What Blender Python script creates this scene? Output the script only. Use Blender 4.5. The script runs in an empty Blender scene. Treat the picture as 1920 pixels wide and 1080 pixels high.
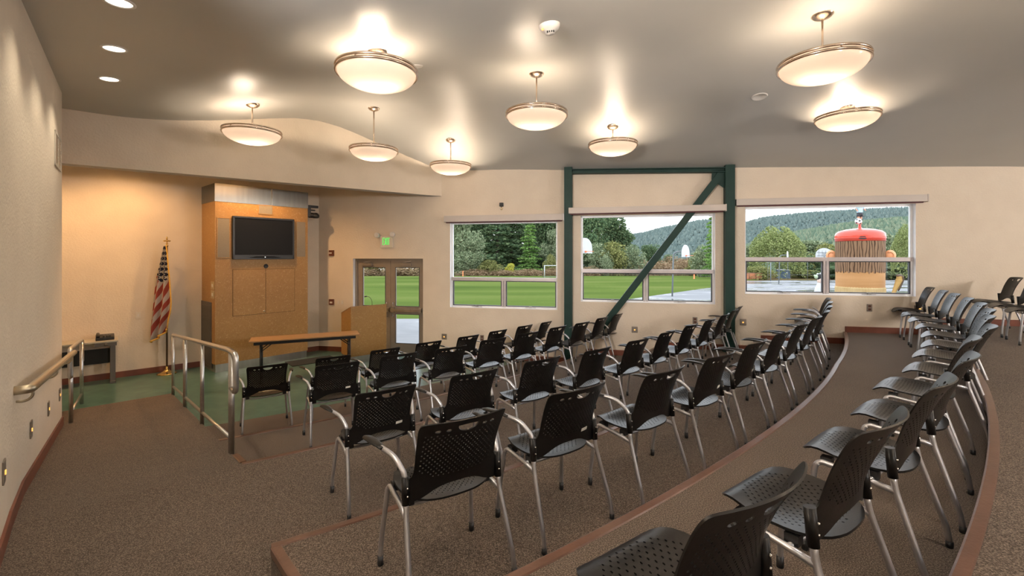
import bpy, bmesh, math, random
import numpy as np
from mathutils import Vector, Matrix
from mathutils.geometry import delaunay_2d_cdt

random.seed(7)
rng = np.random.default_rng(11)
SC = bpy.context.scene
COL = SC.collection
PI = math.pi

# ------------------------------------------------------------------ camera
FPX, Y0, ZC = 850.0, 480.0, 2.165
cam_d = bpy.data.cameras.new('camera')
cam_d.sensor_width = 36.0
cam_d.lens = FPX / 1920.0 * 36.0
cam_d.shift_y = -(540.0 - Y0) / 1920.0
cam_d.clip_start, cam_d.clip_end = 0.05, 6000
cam = bpy.data.objects.new('camera', cam_d)
cam.location = (0, 0, ZC)
cam.rotation_euler = (PI / 2, 0, 0)
COL.objects.link(cam)
SC.camera = cam

# ------------------------------------------------------------------ view and sky
SC.view_settings.view_transform = 'Standard'
SC.view_settings.look = 'None'
SC.view_settings.gamma = 1
SC.view_settings.use_curve_mapping = False
SC.view_settings.exposure = 0.52
world = bpy.data.worlds.new('overcast_sky')
SC.world = world
world.use_nodes = True
wt = world.node_tree
wt.nodes.clear()
w_out = wt.nodes.new('ShaderNodeOutputWorld')
w_bg = wt.nodes.new('ShaderNodeBackground')
w_tc = wt.nodes.new('ShaderNodeTexCoord')
w_sep = wt.nodes.new('ShaderNodeSeparateXYZ')
w_rp = wt.nodes.new('ShaderNodeValToRGB')
w_rp.color_ramp.elements[0].position = 0.0
w_rp.color_ramp.elements[0].color = (0.93, 0.97, 1.0, 1)
w_rp.color_ramp.elements[1].position = 0.7
w_rp.color_ramp.elements[1].color = (0.80, 0.88, 1.0, 1)
wt.links.new(w_tc.outputs['Generated'], w_sep.inputs[0])
wt.links.new(w_sep.outputs['Z'], w_rp.inputs[0])
wt.links.new(w_rp.outputs[0], w_bg.inputs['Color'])
wt.links.new(w_bg.outputs[0], w_out.inputs['Surface'])
w_bg.inputs['Strength'].default_value = 2.5

# light levels, all in one place (watts)
WARM = (1.0, 0.80, 0.60)
PENDANT_W = 11.5
DOWN_W = 38.0
REAR_FILL_W = 78.0
FLOOD_FILL_W = 440.0
ALCOVE_W = 88.0

# ------------------------------------------------------------------ helpers
def tag(o, label=None, cat=None, group=None, kind=None):
    if label: o['label'] = label
    if cat: o['category'] = cat
    if group: o['group'] = group
    if kind: o['kind'] = kind
    return o

def thing(name, label, cat, loc=(0, 0, 0), rz=0.0, group=None):
    o = bpy.data.objects.new(name, None)
    o.empty_display_size = 0.1
    COL.objects.link(o)
    o.location = loc
    o.rotation_euler = (0, 0, rz)
    return tag(o, label, cat, group)

def fillet(pts, r, n=5):
    P = [Vector(p) for p in pts]
    out = [P[0]]
    for i in range(1, len(P) - 1):
        a, b, c = P[i - 1], P[i], P[i + 1]
        d = min(r, (a - b).length * .49, (c - b).length * .49)
        p0 = b + (a - b).normalized() * d
        p1 = b + (c - b).normalized() * d
        for k in range(n + 1):
            t = k / n
            out.append(p0 * (1 - t) ** 2 + b * 2 * t * (1 - t) + p1 * t * t)
    out.append(P[-1])
    return out

class MB:
    def __init__(s):
        s.v, s.f, s.m, s.sm = [], [], [], []
    def add(s, vs, fs, mi=0, smooth=False):
        n = len(s.v)
        s.v += [tuple(v) for v in vs]
        s.f += [tuple(i + n for i in f) for f in fs]
        s.m += [mi] * len(fs)
        s.sm += [smooth] * len(fs)
        return s
    def poly(s, pts, mi=0):
        return s.add(pts, [range(len(pts))], mi)
    def hexa(s, fn, a0, a1, b0, b1, c0, c1, mi=0):
        vs = [fn(a, b, c) for c in (c0, c1) for b in (b0, b1) for a in (a0, a1)]
        return s.add(vs, [(0, 2, 3, 1), (4, 5, 7, 6), (0, 1, 5, 4), (2, 6, 7, 3), (0, 4, 6, 2), (1, 3, 7, 5)], mi)
    def box(s, x0, x1, y0, y1, z0, z1, mi=0):
        return s.hexa(lambda a, b, c: (a, b, c), x0, x1, y0, y1, z0, z1, mi)
    def tube(s, pts, r, seg=8, mi=0, caps=True, sx=1.0, sy=1.0, up=(0, 0, 1)):
        P = [Vector(p) for p in pts]
        R = r if isinstance(r, (list, tuple)) else [r] * len(P)
        n = len(P)
        vs, fs = [], []
        prev = None
        for i in range(n):
            t = (P[min(i + 1, n - 1)] - P[max(i - 1, 0)]).normalized()
            if prev is None:
                u = Vector(up)
                if abs(t.dot(u)) > .95: u = Vector((1, 0, 0))
                x = t.cross(u).normalized()
            else:
                x = (prev - t * prev.dot(t))
                x = x.normalized() if x.length > 1e-6 else t.orthogonal().normalized()
            prev = x
            y = x.cross(t).normalized()
            for k in range(seg):
                a = 2 * PI * k / seg
                vs.append(P[i] + x * math.cos(a) * R[i] * sx + y * math.sin(a) * R[i] * sy)
        for i in range(n - 1):
            for k in range(seg):
                k2 = (k + 1) % seg
                fs.append((i * seg + k, i * seg + k2, (i + 1) * seg + k2, (i + 1) * seg + k))
        s.add(vs, fs, mi, True)
        if caps:
            s.add(vs[:seg], [tuple(range(seg))[::-1]], mi)
            s.add(vs[-seg:], [tuple(range(seg))], mi)
        return s
    def lathe(s, prof, c=(0, 0, 0), seg=32, mi=0, smooth=True, axis='z'):
        vs, fs = [], []
        for (r, h) in prof:
            for k in range(seg):
                a = 2 * PI * k / seg
                p = (r * math.cos(a), r * math.sin(a), h)
                if axis == 'y': p = (p[0], p[2], p[1])
                if axis == 'x': p = (p[2], p[0], p[1])
                vs.append((c[0] + p[0], c[1] + p[1], c[2] + p[2]))
        for i in range(len(prof) - 1):
            for k in range(seg):
                k2 = (k + 1) % seg
                fs.append((i * seg + k, i * seg + k2, (i + 1) * seg + k2, (i + 1) * seg + k))
        return s.add(vs, fs, mi, smooth)
    def prism(s, poly, fn, d0, d1, mi=0):
        n = len(poly)
        vs = [fn(p[0], p[1], d0) for p in poly] + [fn(p[0], p[1], d1) for p in poly]
        fs = [tuple(range(n)), tuple(range(n, 2 * n))[::-1]] + [(i, (i + 1) % n, n + (i + 1) % n, n + i) for i in range(n)]
        return s.add(vs, fs, mi)
    def ball(s, c, r, mi=0, seg=16, rings=10):
        rx, ry, rz = r if isinstance(r, (list, tuple)) else (r, r, r)
        vs, fs = [], []
        for i in range(rings + 1):
            p = PI * i / rings
            for k in range(seg):
                a = 2 * PI * k / seg
                vs.append((c[0] + rx * math.sin(p) * math.cos(a), c[1] + ry * math.sin(p) * math.sin(a), c[2] + rz * math.cos(p)))
        for i in range(rings):
            for k in range(seg):
                k2 = (k + 1) % seg
                fs.append((i * seg + k, (i + 1) * seg + k, (i + 1) * seg + k2, i * seg + k2))
        return s.add(vs, fs, mi, True)
    def mesh(s, name, mats, merge=True, bev=0.0):
        me = bpy.data.meshes.new(name)
        me.from_pydata(s.v, [], s.f)
        for m in (mats if isinstance(mats, (list, tuple)) else [mats]):
            me.materials.append(m)
        me.polygons.foreach_set('material_index', s.m)
        me.polygons.foreach_set('use_smooth', s.sm)
        bm = bmesh.new()
        bm.from_mesh(me)
        if merge: bmesh.ops.remove_doubles(bm, verts=bm.verts, dist=1e-5)
        bmesh.ops.recalc_face_normals(bm, faces=bm.faces)
        if bev > 0:
            es = [e for e in bm.edges if len(e.link_faces) == 2 and e.calc_face_angle(0) > .6]
            bmesh.ops.bevel(bm, geom=es, offset=bev, segments=2, affect='EDGES', profile=.6)
        bm.to_mesh(me)
        bm.free()
        me.update()
        return me
    def build(s, name, mats, parent=None, merge=True, bev=0.0):
        o = bpy.data.objects.new(name, s.mesh(name, mats, merge, bev))
        COL.objects.link(o)
        if parent is not None: o.parent = parent
        return o

def struct(o, label=None):
    o['kind'] = 'structure'
    if label: o['label'] = label
    return o

def copy_tree(o, parent=None, skip=()):
    c = o.copy()
    COL.objects.link(c)
    c.parent = parent
    for ch in o.children:
        if ch.name.split('.')[0] in skip: continue
        copy_tree(ch, c, skip)
    return c

# ------------------------------------------------------------------ materials
def mat(name, color=(.8, .8, .8), rough=.5, metal=0.0, spec=.5, emit=None, estr=1.0):
    m = bpy.data.materials.new(name)
    m.use_nodes = True
    b = m.node_tree.nodes['Principled BSDF']
    b.inputs['Base Color'].default_value = (*color, 1)
    b.inputs['Roughness'].default_value = rough
    b.inputs['Metallic'].default_value = metal
    b.inputs['Specular IOR Level'].default_value = spec
    if emit:
        b.inputs['Emission Color'].default_value = (*emit, 1)
        b.inputs['Emission Strength'].default_value = estr
    return m

class NT:
    """small wrapper for building node materials"""
    def __init__(s, m):
        s.t = m.node_tree
        s.b = s.t.nodes['Principled BSDF']
    def n(s, kind, **kw):
        nd = s.t.nodes.new('ShaderNode' + kind)
        for k, v in kw.items():
            if k in nd.inputs.keys(): nd.inputs[k].default_value = v
            else: setattr(nd, k, v)
        return nd
    def l(s, a, b): s.t.links.new(a, b)
    def coord(s, kind='Object', scale=(1, 1, 1), rot=(0, 0, 0)):
        mp = s.n('Mapping')
        mp.inputs['Scale'].default_value = scale
        mp.inputs['Rotation'].default_value = rot
        if kind == 'World': s.l(s.n('NewGeometry').outputs['Position'], mp.inputs['Vector'])
        else: s.l(s.n('TexCoord').outputs[kind], mp.inputs['Vector'])
        return mp.outputs['Vector']
    def ramp(s, fac, stops):
        r = s.n('ValToRGB')
        el = r.color_ramp.elements
        while len(el) < len(stops): el.new(.5)
        for e, (p, c) in zip(el, stops):
            e.position = p
            e.color = (*c, 1)
        s.l(fac, r.inputs[0])
        return r.outputs['Color']
    def noise(s, vec, scale, detail=3.0, rough=.5, out='Fac', dist=0.0):
        nd = s.n('TexNoise', Scale=scale, Detail=detail, Roughness=rough, Distortion=dist)
        s.l(vec, nd.inputs['Vector'])
        return nd.outputs[out]
    def bump(s, h, strength=.3, dist=.01):
        b = s.n('Bump', Strength=strength, Distance=dist)
        s.l(h, b.inputs['Height'])
        s.l(b.outputs[0], s.b.inputs['Normal'])
    def mix(s, fac, a, b, blend='MIX'):
        m = s.n('Mix', data_type='RGBA', blend_type=blend)
        for sock, val in ((m.inputs[0], fac), (m.inputs[6], a), (m.inputs[7], b)):
            if hasattr(val, 'links'): s.l(val, sock)
            else: sock.default_value = val if isinstance(val, float) else (*val, 1)
        return m.outputs[2]

def noisy(name, stops, scale, rough=.5, bump=0.0, bscale=None, coord='Object', detail=3, metal=0.0, spec=.5, bdist=.01, cscale=(1, 1, 1)):
    m = mat(name, stops[0][1], rough, metal, spec)
    t = NT(m)
    v = t.coord(coord, cscale)
    t.l(t.ramp(t.noise(v, scale, detail), stops), t.b.inputs['Base Color'])
    if bump > 0: t.bump(t.noise(v, bscale or scale, 2), bump, bdist)
    return m

M = {}
M['wall'] = noisy('stucco_wall', [(.3, (.70, .605, .49)), (.7, (.74, .645, .525))], 3, .85, .35, 38, 'World', 4, bdist=.012)
M['ceiling'] = noisy('ceiling_paint', [(.3, (.485, .48, .45)), (.7, (.505, .50, .47))], 1.5, .42, .05, 60, 'World', 2)
def carpet():
    m = mat('carpet', (.1, .08, .06), .95, spec=.1)
    t = NT(m)
    v = t.coord('World')
    fine = t.noise(v, 165, 3, .7)
    big = t.noise(v, 1.3, 3)
    a = t.ramp(fine, [(.38, (.020, .015, .0115)), (.5, (.108, .082, .062)), (.63, (.315, .248, .198))])
    c = t.mix(.25, a, t.ramp(big, [(.3, (.080, .060, .045)), (.7, (.16, .12, .09))]))
    t.l(c, t.b.inputs['Base Color'])
    t.bump(fine, .6, .012)
    t.b.inputs['Sheen Weight'].default_value = .07
    t.b.inputs['Sheen Roughness'].default_value = .45
    return m
M['carpet'] = carpet()
M['lino'] = noisy('green_linoleum', [(.3, (.048, .112, .092)), (.5, (.066, .145, .120)), (.7, (.094, .185, .152))], 4.5, .28, .03, 12, 'World', 6)
M['nosing'] = noisy('brown_vinyl_nosing', [(.3, (.115, .058, .038)), (.7, (.15, .078, .052))], 9, .33, .1, 60, 'World')
M['basebd'] = noisy('red_brown_baseboard', [(.3, (.15, .045, .025)), (.7, (.20, .062, .035))], 6, .4, coord='World')
M['beam_under'] = noisy('beam_soffit_paint', [(.3, (.46, .44, .42)), (.7, (.49, .47, .45))], 3, .8, coord='World')  # greyer than the cream face: shade of the underside put into the colour
M['green_steel'] = noisy('dark_green_painted_steel', [(.3, (.008, .034, .027)), (.7, (.011, .041, .033))], 5, .5, spec=.25)
M['win_white'] = noisy('white_window_frame', [(.3, (.86, .86, .87)), (.7, (.90, .90, .91))], 8, .4)
M['win_alu'] = noisy('pinkish_aluminium', [(.3, (.50, .46, .46)), (.7, (.56, .51, .51))], 8, .4, metal=.3)
M['win_seal'] = mat('dark_window_seal', (.06, .06, .07), .5)
M['door_metal'] = noisy('taupe_door_metal', [(.3, (.30, .255, .205)), (.7, (.33, .28, .225))], 6, .42, metal=.35)
M['shade_box'] = noisy('shade_valance', [(.3, (.56, .50, .455)), (.7, (.59, .53, .48))], 5, .5)
M['maroon'] = mat('maroon_hem', (.11, .02, .025), .5)
M['steel'] = noisy('brushed_stainless', [(.3, (.52, .50, .47)), (.7, (.60, .58, .55))], 14, .3, metal=1.0, cscale=(1, 1, .05))
M['crown_steel'] = noisy('dark_brushed_steel', [(.3, (.25, .245, .225)), (.7, (.30, .295, .275))], 14, .22, metal=1.0, cscale=(1, 1, .05))
M['rail_metal'] = noisy('brushed_handrail_metal', [(.3, (.56, .55, .54)), (.7, (.64, .63, .61))], 30, .3, metal=1.0)
M['bronze_rail'] = noisy('champagne_handrail_metal', [(.3, (.50, .43, .31)), (.7, (.56, .49, .36))], 30, .34, metal=.9)
M['chrome'] = mat('chrome', (.75, .73, .7), .12, 1.0)
M['plate'] = mat('bronze_plate', (.30, .26, .22), .4, .6)
M['plate_brown'] = noisy('brown_plate', [(.3, (.13, .045, .025)), (.7, (.17, .06, .035))], 9, .4)
M['plate_white'] = mat('ivory_plate', (.70, .64, .54), .4)
M['glow'] = mat('step_light_lens', (.9, .6, .2), .4, emit=(1.0, .42, .08), estr=1.1)
M['black_plastic'] = mat('black_plastic', (.012, .012, .013), .35)
M['screen'] = mat('dark_glossy_screen', (.008, .008, .009), .42, spec=.15)
M['grille'] = noisy('grey_speaker_cloth', [(.3, (.23, .20, .16)), (.7, (.27, .235, .19))], 120, .9, .2, 200)
def strand():
    m = mat('amber_strand_board', (.4, .2, .06), .45)
    t = NT(m)
    v = t.coord('Object', (1, 1, 1))
    big = t.noise(v, 1.2, 2)
    base = t.ramp(big, [(.3, (.33, .175, .050)), (.7, (.39, .215, .065))])
    a = t.noise(v, 28, 3, .6, dist=1.6)
    b = t.noise(t.coord('Object', (1, 1, 1), (.7, .3, .9)), 38, 3, .6, dist=2.0)
    c = t.mix(t.ramp(a, [(.58, (0, 0, 0)), (.63, (.42, .42, .42))]), base, (.62, .42, .19))
    c = t.mix(t.ramp(b, [(.58, (0, 0, 0)), (.64, (.5, .5, .5))]), c, (.22, .105, .025))
    t.l(c, t.b.inputs['Base Color'])
    t.bump(a, .08, .005)
    return m
M['strand'] = strand()
M['gap'] = mat('dark_gap', (.10, .055, .018), .8)
M['plate_tan'] = mat('tan_plate', (.46, .36, .21), .5)
M['table_wood'] = noisy('table_laminate', [(.3, (.30, .16, .065)), (.7, (.40, .23, .10))], 5, .35, cscale=(1.2, 14, 3))
M['black_metal'] = mat('black_metal', (.014, .014, .014), .4, .3)
M['chair_black'] = noisy('chair_black_plastic', [(.3, (.0065, .006, .0055)), (.7, (.009, .0082, .0078))], 40, .33, .05, 300, spec=.27)
M['chair_silver'] = noisy('chair_silver_tube', [(.3, (.52, .52, .55)), (.7, (.58, .58, .61))], 30, .32, metal=.85)
M['tag_white'] = noisy('white_tag', [(.3, (.62, .60, .55)), (.7, (.70, .68, .62))], 30, .5)
M['desk_top'] = noisy('grey_laminate', [(.3, (.42, .38, .31)), (.7, (.47, .43, .36))], 20, .35)
M['desk_leg'] = mat('grey_desk_metal', (.13, .12, .11), .45, .4)
M['brass'] = mat('polished_brass', (.80, .56, .22), .18, 1.0)
M['pole_wood'] = mat('dark_pole', (.08, .045, .022), .35)
M['gold'] = noisy('gold_fringe', [(.3, (.55, .30, .04)), (.7, (.75, .45, .08))], 60, .8)
M['nickel'] = mat('satin_nickel', (.62, .50, .40), .26, 1.0)
M['white_plastic'] = mat('white_plastic', (.72, .69, .65), .45)
M['vent'] = mat('vent_metal', (.58, .54, .46), .5, .2)
M['dark'] = mat('dark_recess', (.02, .02, .02), .8)

def thin_glass(name, tint=(1, 1, 1), refl=.06):
    m = bpy.data.materials.new(name)
    m.use_nodes = True
    t = m.node_tree
    t.nodes.clear()
    out = t.nodes.new('ShaderNodeOutputMaterial')
    mx = t.nodes.new('ShaderNodeMixShader')
    tr = t.nodes.new('ShaderNodeBsdfTransparent')
    gl = t.nodes.new('ShaderNodeBsdfGlossy')
    fr = t.nodes.new('ShaderNodeFresnel')
    fr.inputs['IOR'].default_value = 1.35
    tr.inputs[0].default_value = (*tint, 1)
    gl.inputs['Roughness'].default_value = .02
    ml = t.nodes.new('ShaderNodeMath')
    ml.operation = 'MULTIPLY'
    ml.inputs[1].default_value = .45
    t.links.new(fr.outputs[0], ml.inputs[0])
    t.links.new(ml.outputs[0], mx.inputs[0])
    t.links.new(tr.outputs[0], mx.inputs[1])
    t.links.new(gl.outputs[0], mx.inputs[2])
    t.links.new(mx.outputs[0], out.inputs['Surface'])
    return m
M['glass'] = thin_glass('window_glass', (.97, .98, .98))

def lamp_glass():
    m = bpy.data.materials.new('frosted_lamp_glass')
    m.use_nodes = True
    t = m.node_tree
    t.nodes.clear()
    out = t.nodes.new('ShaderNodeOutputMaterial')
    a = t.nodes.new('ShaderNodeBsdfTranslucent')
    d = t.nodes.new('ShaderNodeBsdfDiffuse')
    g = t.nodes.new('ShaderNodeBsdfGlossy')
    m1 = t.nodes.new('ShaderNodeMixShader')
    m2 = t.nodes.new('ShaderNodeMixShader')
    a.inputs[0].default_value = (.235, .20, .175, 1)
    d.inputs[0].default_value = (.80, .74, .68, 1)
    g.inputs['Roughness'].default_value = .08
    m1.inputs[0].default_value = .62
    m2.inputs[0].default_value = .05
    t.links.new(d.outputs[0], m1.inputs[1]); t.links.new(a.outputs[0], m1.inputs[2])
    t.links.new(m1.outputs[0], m2.inputs[1]); t.links.new(g.outputs[0], m2.inputs[2])
    t.links.new(m2.outputs[0], out.inputs['Surface'])
    return m
M['lamp_glass'] = lamp_glass()
M['downlight'] = mat('downlight_lens', (.9, .85, .75), .4, emit=(1.0, .88, .70), estr=3.0)

# ------------------------------------------------------------------ picture to place
def ray(px): return (px - 960.0) / FPX
def on_floor(px, py, z):
    Y = (ZC - z) * FPX / (py - Y0)
    return Vector((ray(px) * Y, Y, z))
def at_depth(px, py, Y): return Vector((ray(px) * Y, Y, ZC - (py - Y0) / FPX * Y))
def zpix(py, Y): return ZC - (py - Y0) / FPX * Y

class Plane:
    """vertical plane: u runs along, inn is the distance into the room"""
    def __init__(s, O, ang):
        s.O = Vector((O[0], O[1])); s.ang = ang
        s.d = Vector((math.cos(ang), math.sin(ang)))
        s.n = Vector((s.d.y, -s.d.x))
    def P(s, u, inn, z):
        p = s.O + s.d * u + s.n * inn
        return Vector((p.x, p.y, z))
    def pix(s, px, py=None, inn=0.0):
        r = ray(px)
        o = s.O + s.n * inn
        u = (r * o.y - o.x) / (s.d.x - r * s.d.y)
        Y = (o + s.d * u).y
        return (u, zpix(py, Y)) if py is not None else u
    def uv(s, p):
        q = Vector((p[0], p[1])) - s.O
        return q.dot(s.d), q.dot(s.n)
WW = Plane((-4.43, 10.40), math.radians(-12.3))      # window wall
BW = Plane((-4.43, 10.40), math.radians(42.0))       # alcove back wall, u negative to the left
CF = Plane((-5.49, 8.38), math.radians(49.0))        # cabinet front
RC = Vector((-12.0, 19.0))                           # centre of the curved tiers
TZ = [0.0, .20, .39, .59, .80, .99]
R_G, R1, R2, R3, R4, R5 = 15.55, 16.71, 17.96, 19.69, 20.86, 22.05
def r_edge(k, th):
    base = (0, R1, R2, R3, R4, R5)[k]
    if k == 4: return base + max(0, th - .88) * .9
    if k == 5: return base + max(0, th - .86) * 1.45
    return base
def arcp(R, th, z=0.0): return Vector((RC.x + R * math.sin(th), RC.y - R * math.cos(th), z))
def theta(p): return math.atan2(p[0] - RC.x, RC.y - p[1])
T2C, T3C, RFAR = Vector((-2.31, 3.88)), Vector((-1.32, 2.48)), Vector((-5.35, 7.13))
RU = (RFAR - T2C).normalized()                       # down the ramp
RAMP_L = (RFAR - T2C).length
LW = [Vector((-5.53, 5.57)), Vector((-3.76, 3.474)), Vector((-3.02, 2.675)), Vector((-1.95, 1.50))]
def ramp_z(p):
    s = (Vector((p[0], p[1])) - T2C).dot(RU)
    return .39 - .39 * min(max(s, 0), RAMP_L) / RAMP_L
# ------------------------------------------------------------------ beam plane and ceiling heights
pr_ = WW.P(WW.pix(828), 0, 0)
BEAM_Z = zpix(368, pr_.y)
_yl = (BEAM_Z - ZC) * FPX / (Y0 - 306)
pl_ = Vector((ray(116) * _yl, _yl, 0))
BM = Plane(pl_, math.atan2(pr_.y - pl_.y, pr_.x - pl_.x))
BM_LEN = (pr_ - pl_).length

PENDANTS = [  # px, canopy y, ring y, depth, ring diameter
    (473, 196, 250, 6.81), (707, 97, 137, 4.58), (701, 203, 283, 7.73), (845, 262, 312, 8.91),
    (1006, 138, 217, 5.92), (1149, 238, 273, 7.57), (1542, 28, 122, 4.58), (1588, 203, 222, 6.61)]
anch = []
for px, py in ((840, 320.5), (885, 320.5), (1058, 319), (1220, 316.5), (1377, 314.5), (1520, 313.5), (1700, 313), (1920, 312.5)):
    u, z = WW.pix(px, py); p = WW.P(u, 0, z); anch.append((p.x, p.y, z))
for px, py in ((117, 203), (175, 212), (233, 220), (285, 224), (330, 226), (400, 226), (470, 224), (515, 222), (560, 221.5), (600, 227), (640, 239), (680, 256), (720, 274), (760, 292), (800, 309)):
    u, z = BM.pix(px, py); p = BM.P(u, 0, z); anch.append((p.x, p.y, z))
for p, py, px in ((LW[0], 174, 116), (LW[1], 0, 40)):
    anch.append((p.x, p.y, zpix(py, p.y)))
_m = (LW[0] + LW[1]) / 2
anch.append((_m.x, _m.y, 4.15))
for px, cy, ry, Y in PENDANTS:
    anch.append((ray(px) * Y, Y, zpix(cy, Y)))
for x, y, z in ((-2.4, 2.0, 4.08), (-1, 0, 4.12), (3, 0, 4.4), (6, 2, 4.45), (9, 3.5, 4.35), (10, 6.2, 3.75), (1, -2, 4.3), (8, 0, 4.4), (-6.2, 9.6, 4.7), (-9, 6.3, 4.5)):
    anch.append((x, y, z))
_A = np.array(anch)
def _tps(r2): return np.where(r2 > 1e-12, r2 * np.log(np.maximum(r2, 1e-12)), 0)
_n = len(_A)
_K = _tps(((_A[:, None, :2] - _A[None, :, :2]) ** 2).sum(-1)) + np.eye(_n) * .12
_Q = np.c_[np.ones(_n), _A[:, :2]]
_S = np.linalg.solve(np.block([[_K, _Q], [_Q.T, np.zeros((3, 3))]]), np.r_[_A[:, 2], 0, 0, 0])
def ceil_z(x, y):
    r2 = (_A[:, 0] - x) ** 2 + (_A[:, 1] - y) ** 2
    z = float(_tps(r2) @ _S[:_n] + _S[_n] + _S[_n + 1] * x + _S[_n + 2] * y)
    return min(max(z, 3.4), 5.2)
def on_ceiling(px, py):
    lo, hi = .5, 14.0
    for _ in range(50):
        Y = (lo + hi) / 2
        if zpix(py, Y) > ceil_z(ray(px) * Y, Y): hi = Y
        else: lo = Y
    return Vector((ray(px) * Y, Y, ceil_z(ray(px) * Y, Y)))

mb = MB()
NU, NI = 88, 50
us = np.linspace(-7, 17.2, NU); ins = np.linspace(-.12, 14, NI)
vs = []
for i in ins:
    for u in us:
        p = WW.P(u, i, 0); vs.append((p.x, p.y, ceil_z(p.x, p.y)))
fs = [(a * NU + b, a * NU + b + 1, (a + 1) * NU + b + 1, (a + 1) * NU + b) for a in range(NI - 1) for b in range(NU - 1)]
mb.add(vs, fs, 0, True)
struct(mb.build('ceiling', M['ceiling']), 'grey wavy painted ceiling rising and falling over the room')

# ------------------------------------------------------------------ walls
WT = 5.6
def wall_panel(name, pl, u0, u1, z0, z1, holes=(), thick=.2, m='wall', label=None, mats=None):
    mb = MB()
    U = sorted({u0, u1, *[h[0] for h in holes], *[h[1] for h in holes]})
    Z = sorted({z0, z1, *[h[2] for h in holes], *[h[3] for h in holes]})
    def inside(u, z): return any(h[0] < u < h[1] and h[2] < z < h[3] for h in holes)
    for i in range(len(U) - 1):
        for j in range(len(Z) - 1):
            if inside((U[i] + U[i + 1]) / 2, (Z[j] + Z[j + 1]) / 2): continue
            for inn in (0, -thick):
                mb.poly([pl.P(U[i], inn, Z[j]), pl.P(U[i + 1], inn, Z[j]), pl.P(U[i + 1], inn, Z[j + 1]), pl.P(U[i], inn, Z[j + 1])])
    for (a, b, c, d) in list(holes) + [(u0, u1, z0, z1)]:
        for (p, q) in (((a, c), (b, c)), ((b, c), (b, d)), ((b, d), (a, d)), ((a, d), (a, c))):
            mb.poly([pl.P(p[0], 0, p[1]), pl.P(q[0], 0, q[1]), pl.P(q[0], -thick, q[1]), pl.P(p[0], -thick, p[1])], 1 if (a, b) != (u0, u1) else 0)
    return struct(mb.build(name, mats or [M[m], M[m]], merge=True), label)

WIN = []   # u0,u1,z0,z1, rail z, mullion u
for (pa, pb, yh, ys, yr, pm) in ((844, 1045, 415.5, 578.5, 523.5, 945), (1089, 1341, 402.5, 568, 508.5, 1210.5), (1397, 1717, 385.0, 553.5, 486.0, 1547.5)):
    u0, u1 = WW.pix(pa), WW.pix(pb)
    Yc = WW.P(WW.pix((pa + pb) / 2), 0, 0).y
    WIN.append((u0, u1, zpix(ys, Yc), zpix(yh, Yc), zpix(yr, WW.P(WW.pix((pa + pb) / 2), -.1, 0).y), WW.pix(pm, inn=-.1)))
DU0, DU1 = WW.pix(662), WW.pix(793)
DZ = WW.pix(727, 485)[1]
holes = [(w[0], w[1], w[2], w[3]) for w in WIN] + [(DU0, DU1, -.35, DZ)]
wall_panel('wall_window', WW, -.2, 17, -.35, WT, holes, .2, mats=[M['wall'], M['win_white']], label='long cream stucco wall holding three windows and the double door')
wall_panel('wall_alcove', BW, -6.6, 0.0, -.35, WT, (), .2, label='cream stucco back wall of the stage alcove')

def strip_wall(name, pts, z0, z1, thick, label, m='wall'):
    """wall along a polyline; thickness goes to the left of the walking direction"""
    mb = MB()
    P = [Vector(p) for p in pts]
    N = []
    for i in range(len(P)):
        a = (P[i] - P[i - 1]).normalized() if i else (P[1] - P[0]).normalized()
        b = (P[i + 1] - P[i]).normalized() if i < len(P) - 1 else a
        t = (a + b).normalized()
        N.append(Vector((-t.y, t.x)) * thick)
    for i in range(len(P) - 1):
        q = [P[i], P[i + 1], P[i + 1] + N[i + 1], P[i] + N[i]]
        mb.prism([(v.x, v.y) for v in q], lambda x, y, d: (x, y, d), z0, z1)
    return struct(mb.build(name, M[m], merge=False), label)
_e = (LW[0] - LW[1]).normalized()
strip_wall('wall_left', [LW[3], LW[2], LW[1], LW[0]], -.35, WT, .18, 'pale stucco wall along the ramp with step lights')
_o = LW[0] + Vector((-.764, -.645)) * .18
_c = BW.P(-6.6, 0, 0)
strip_wall('wall_alcove_side', [_o + _e * .0, Vector((-7.35, 3.95)), Vector((_c.x - .1, _c.y - .1))][::-1], -.35, WT, -.18, 'side wall of the stage alcove hidden behind the ramp wall')
_w = WW.P(16.4, 0, 0)
strip_wall('wall_back', [LW[3], Vector((-2.6, -2.2)), Vector((5, -3.6)), Vector((12.2, 1.0)), Vector((_w.x, _w.y))], -.35, WT, -.18, 'rear walls of the room behind the seating')

# soffit beam over the alcove
mb = MB()
mb.hexa(BM.P, -3.2, BM_LEN + .06, -.23, 0, BEAM_Z, WT)
o = mb.build('trim_1', [M['wall'], M['beam_under']], merge=False)
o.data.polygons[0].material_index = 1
struct(o, 'deep cream soffit wall spanning over the alcove opening')
# alcove ceiling
mb = MB()
_bl, _br = BM.P(-3.2, -.2, 3.95), BM.P(BM_LEN, -.2, 3.95)
mb.poly([_bl, _br, WW.P(0, -.1, 3.95), BW.P(-6.6, -.1, 3.95)])
struct(mb.build('ceiling_alcove', M['ceiling']), 'flat ceiling of the alcove behind the soffit')

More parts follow.
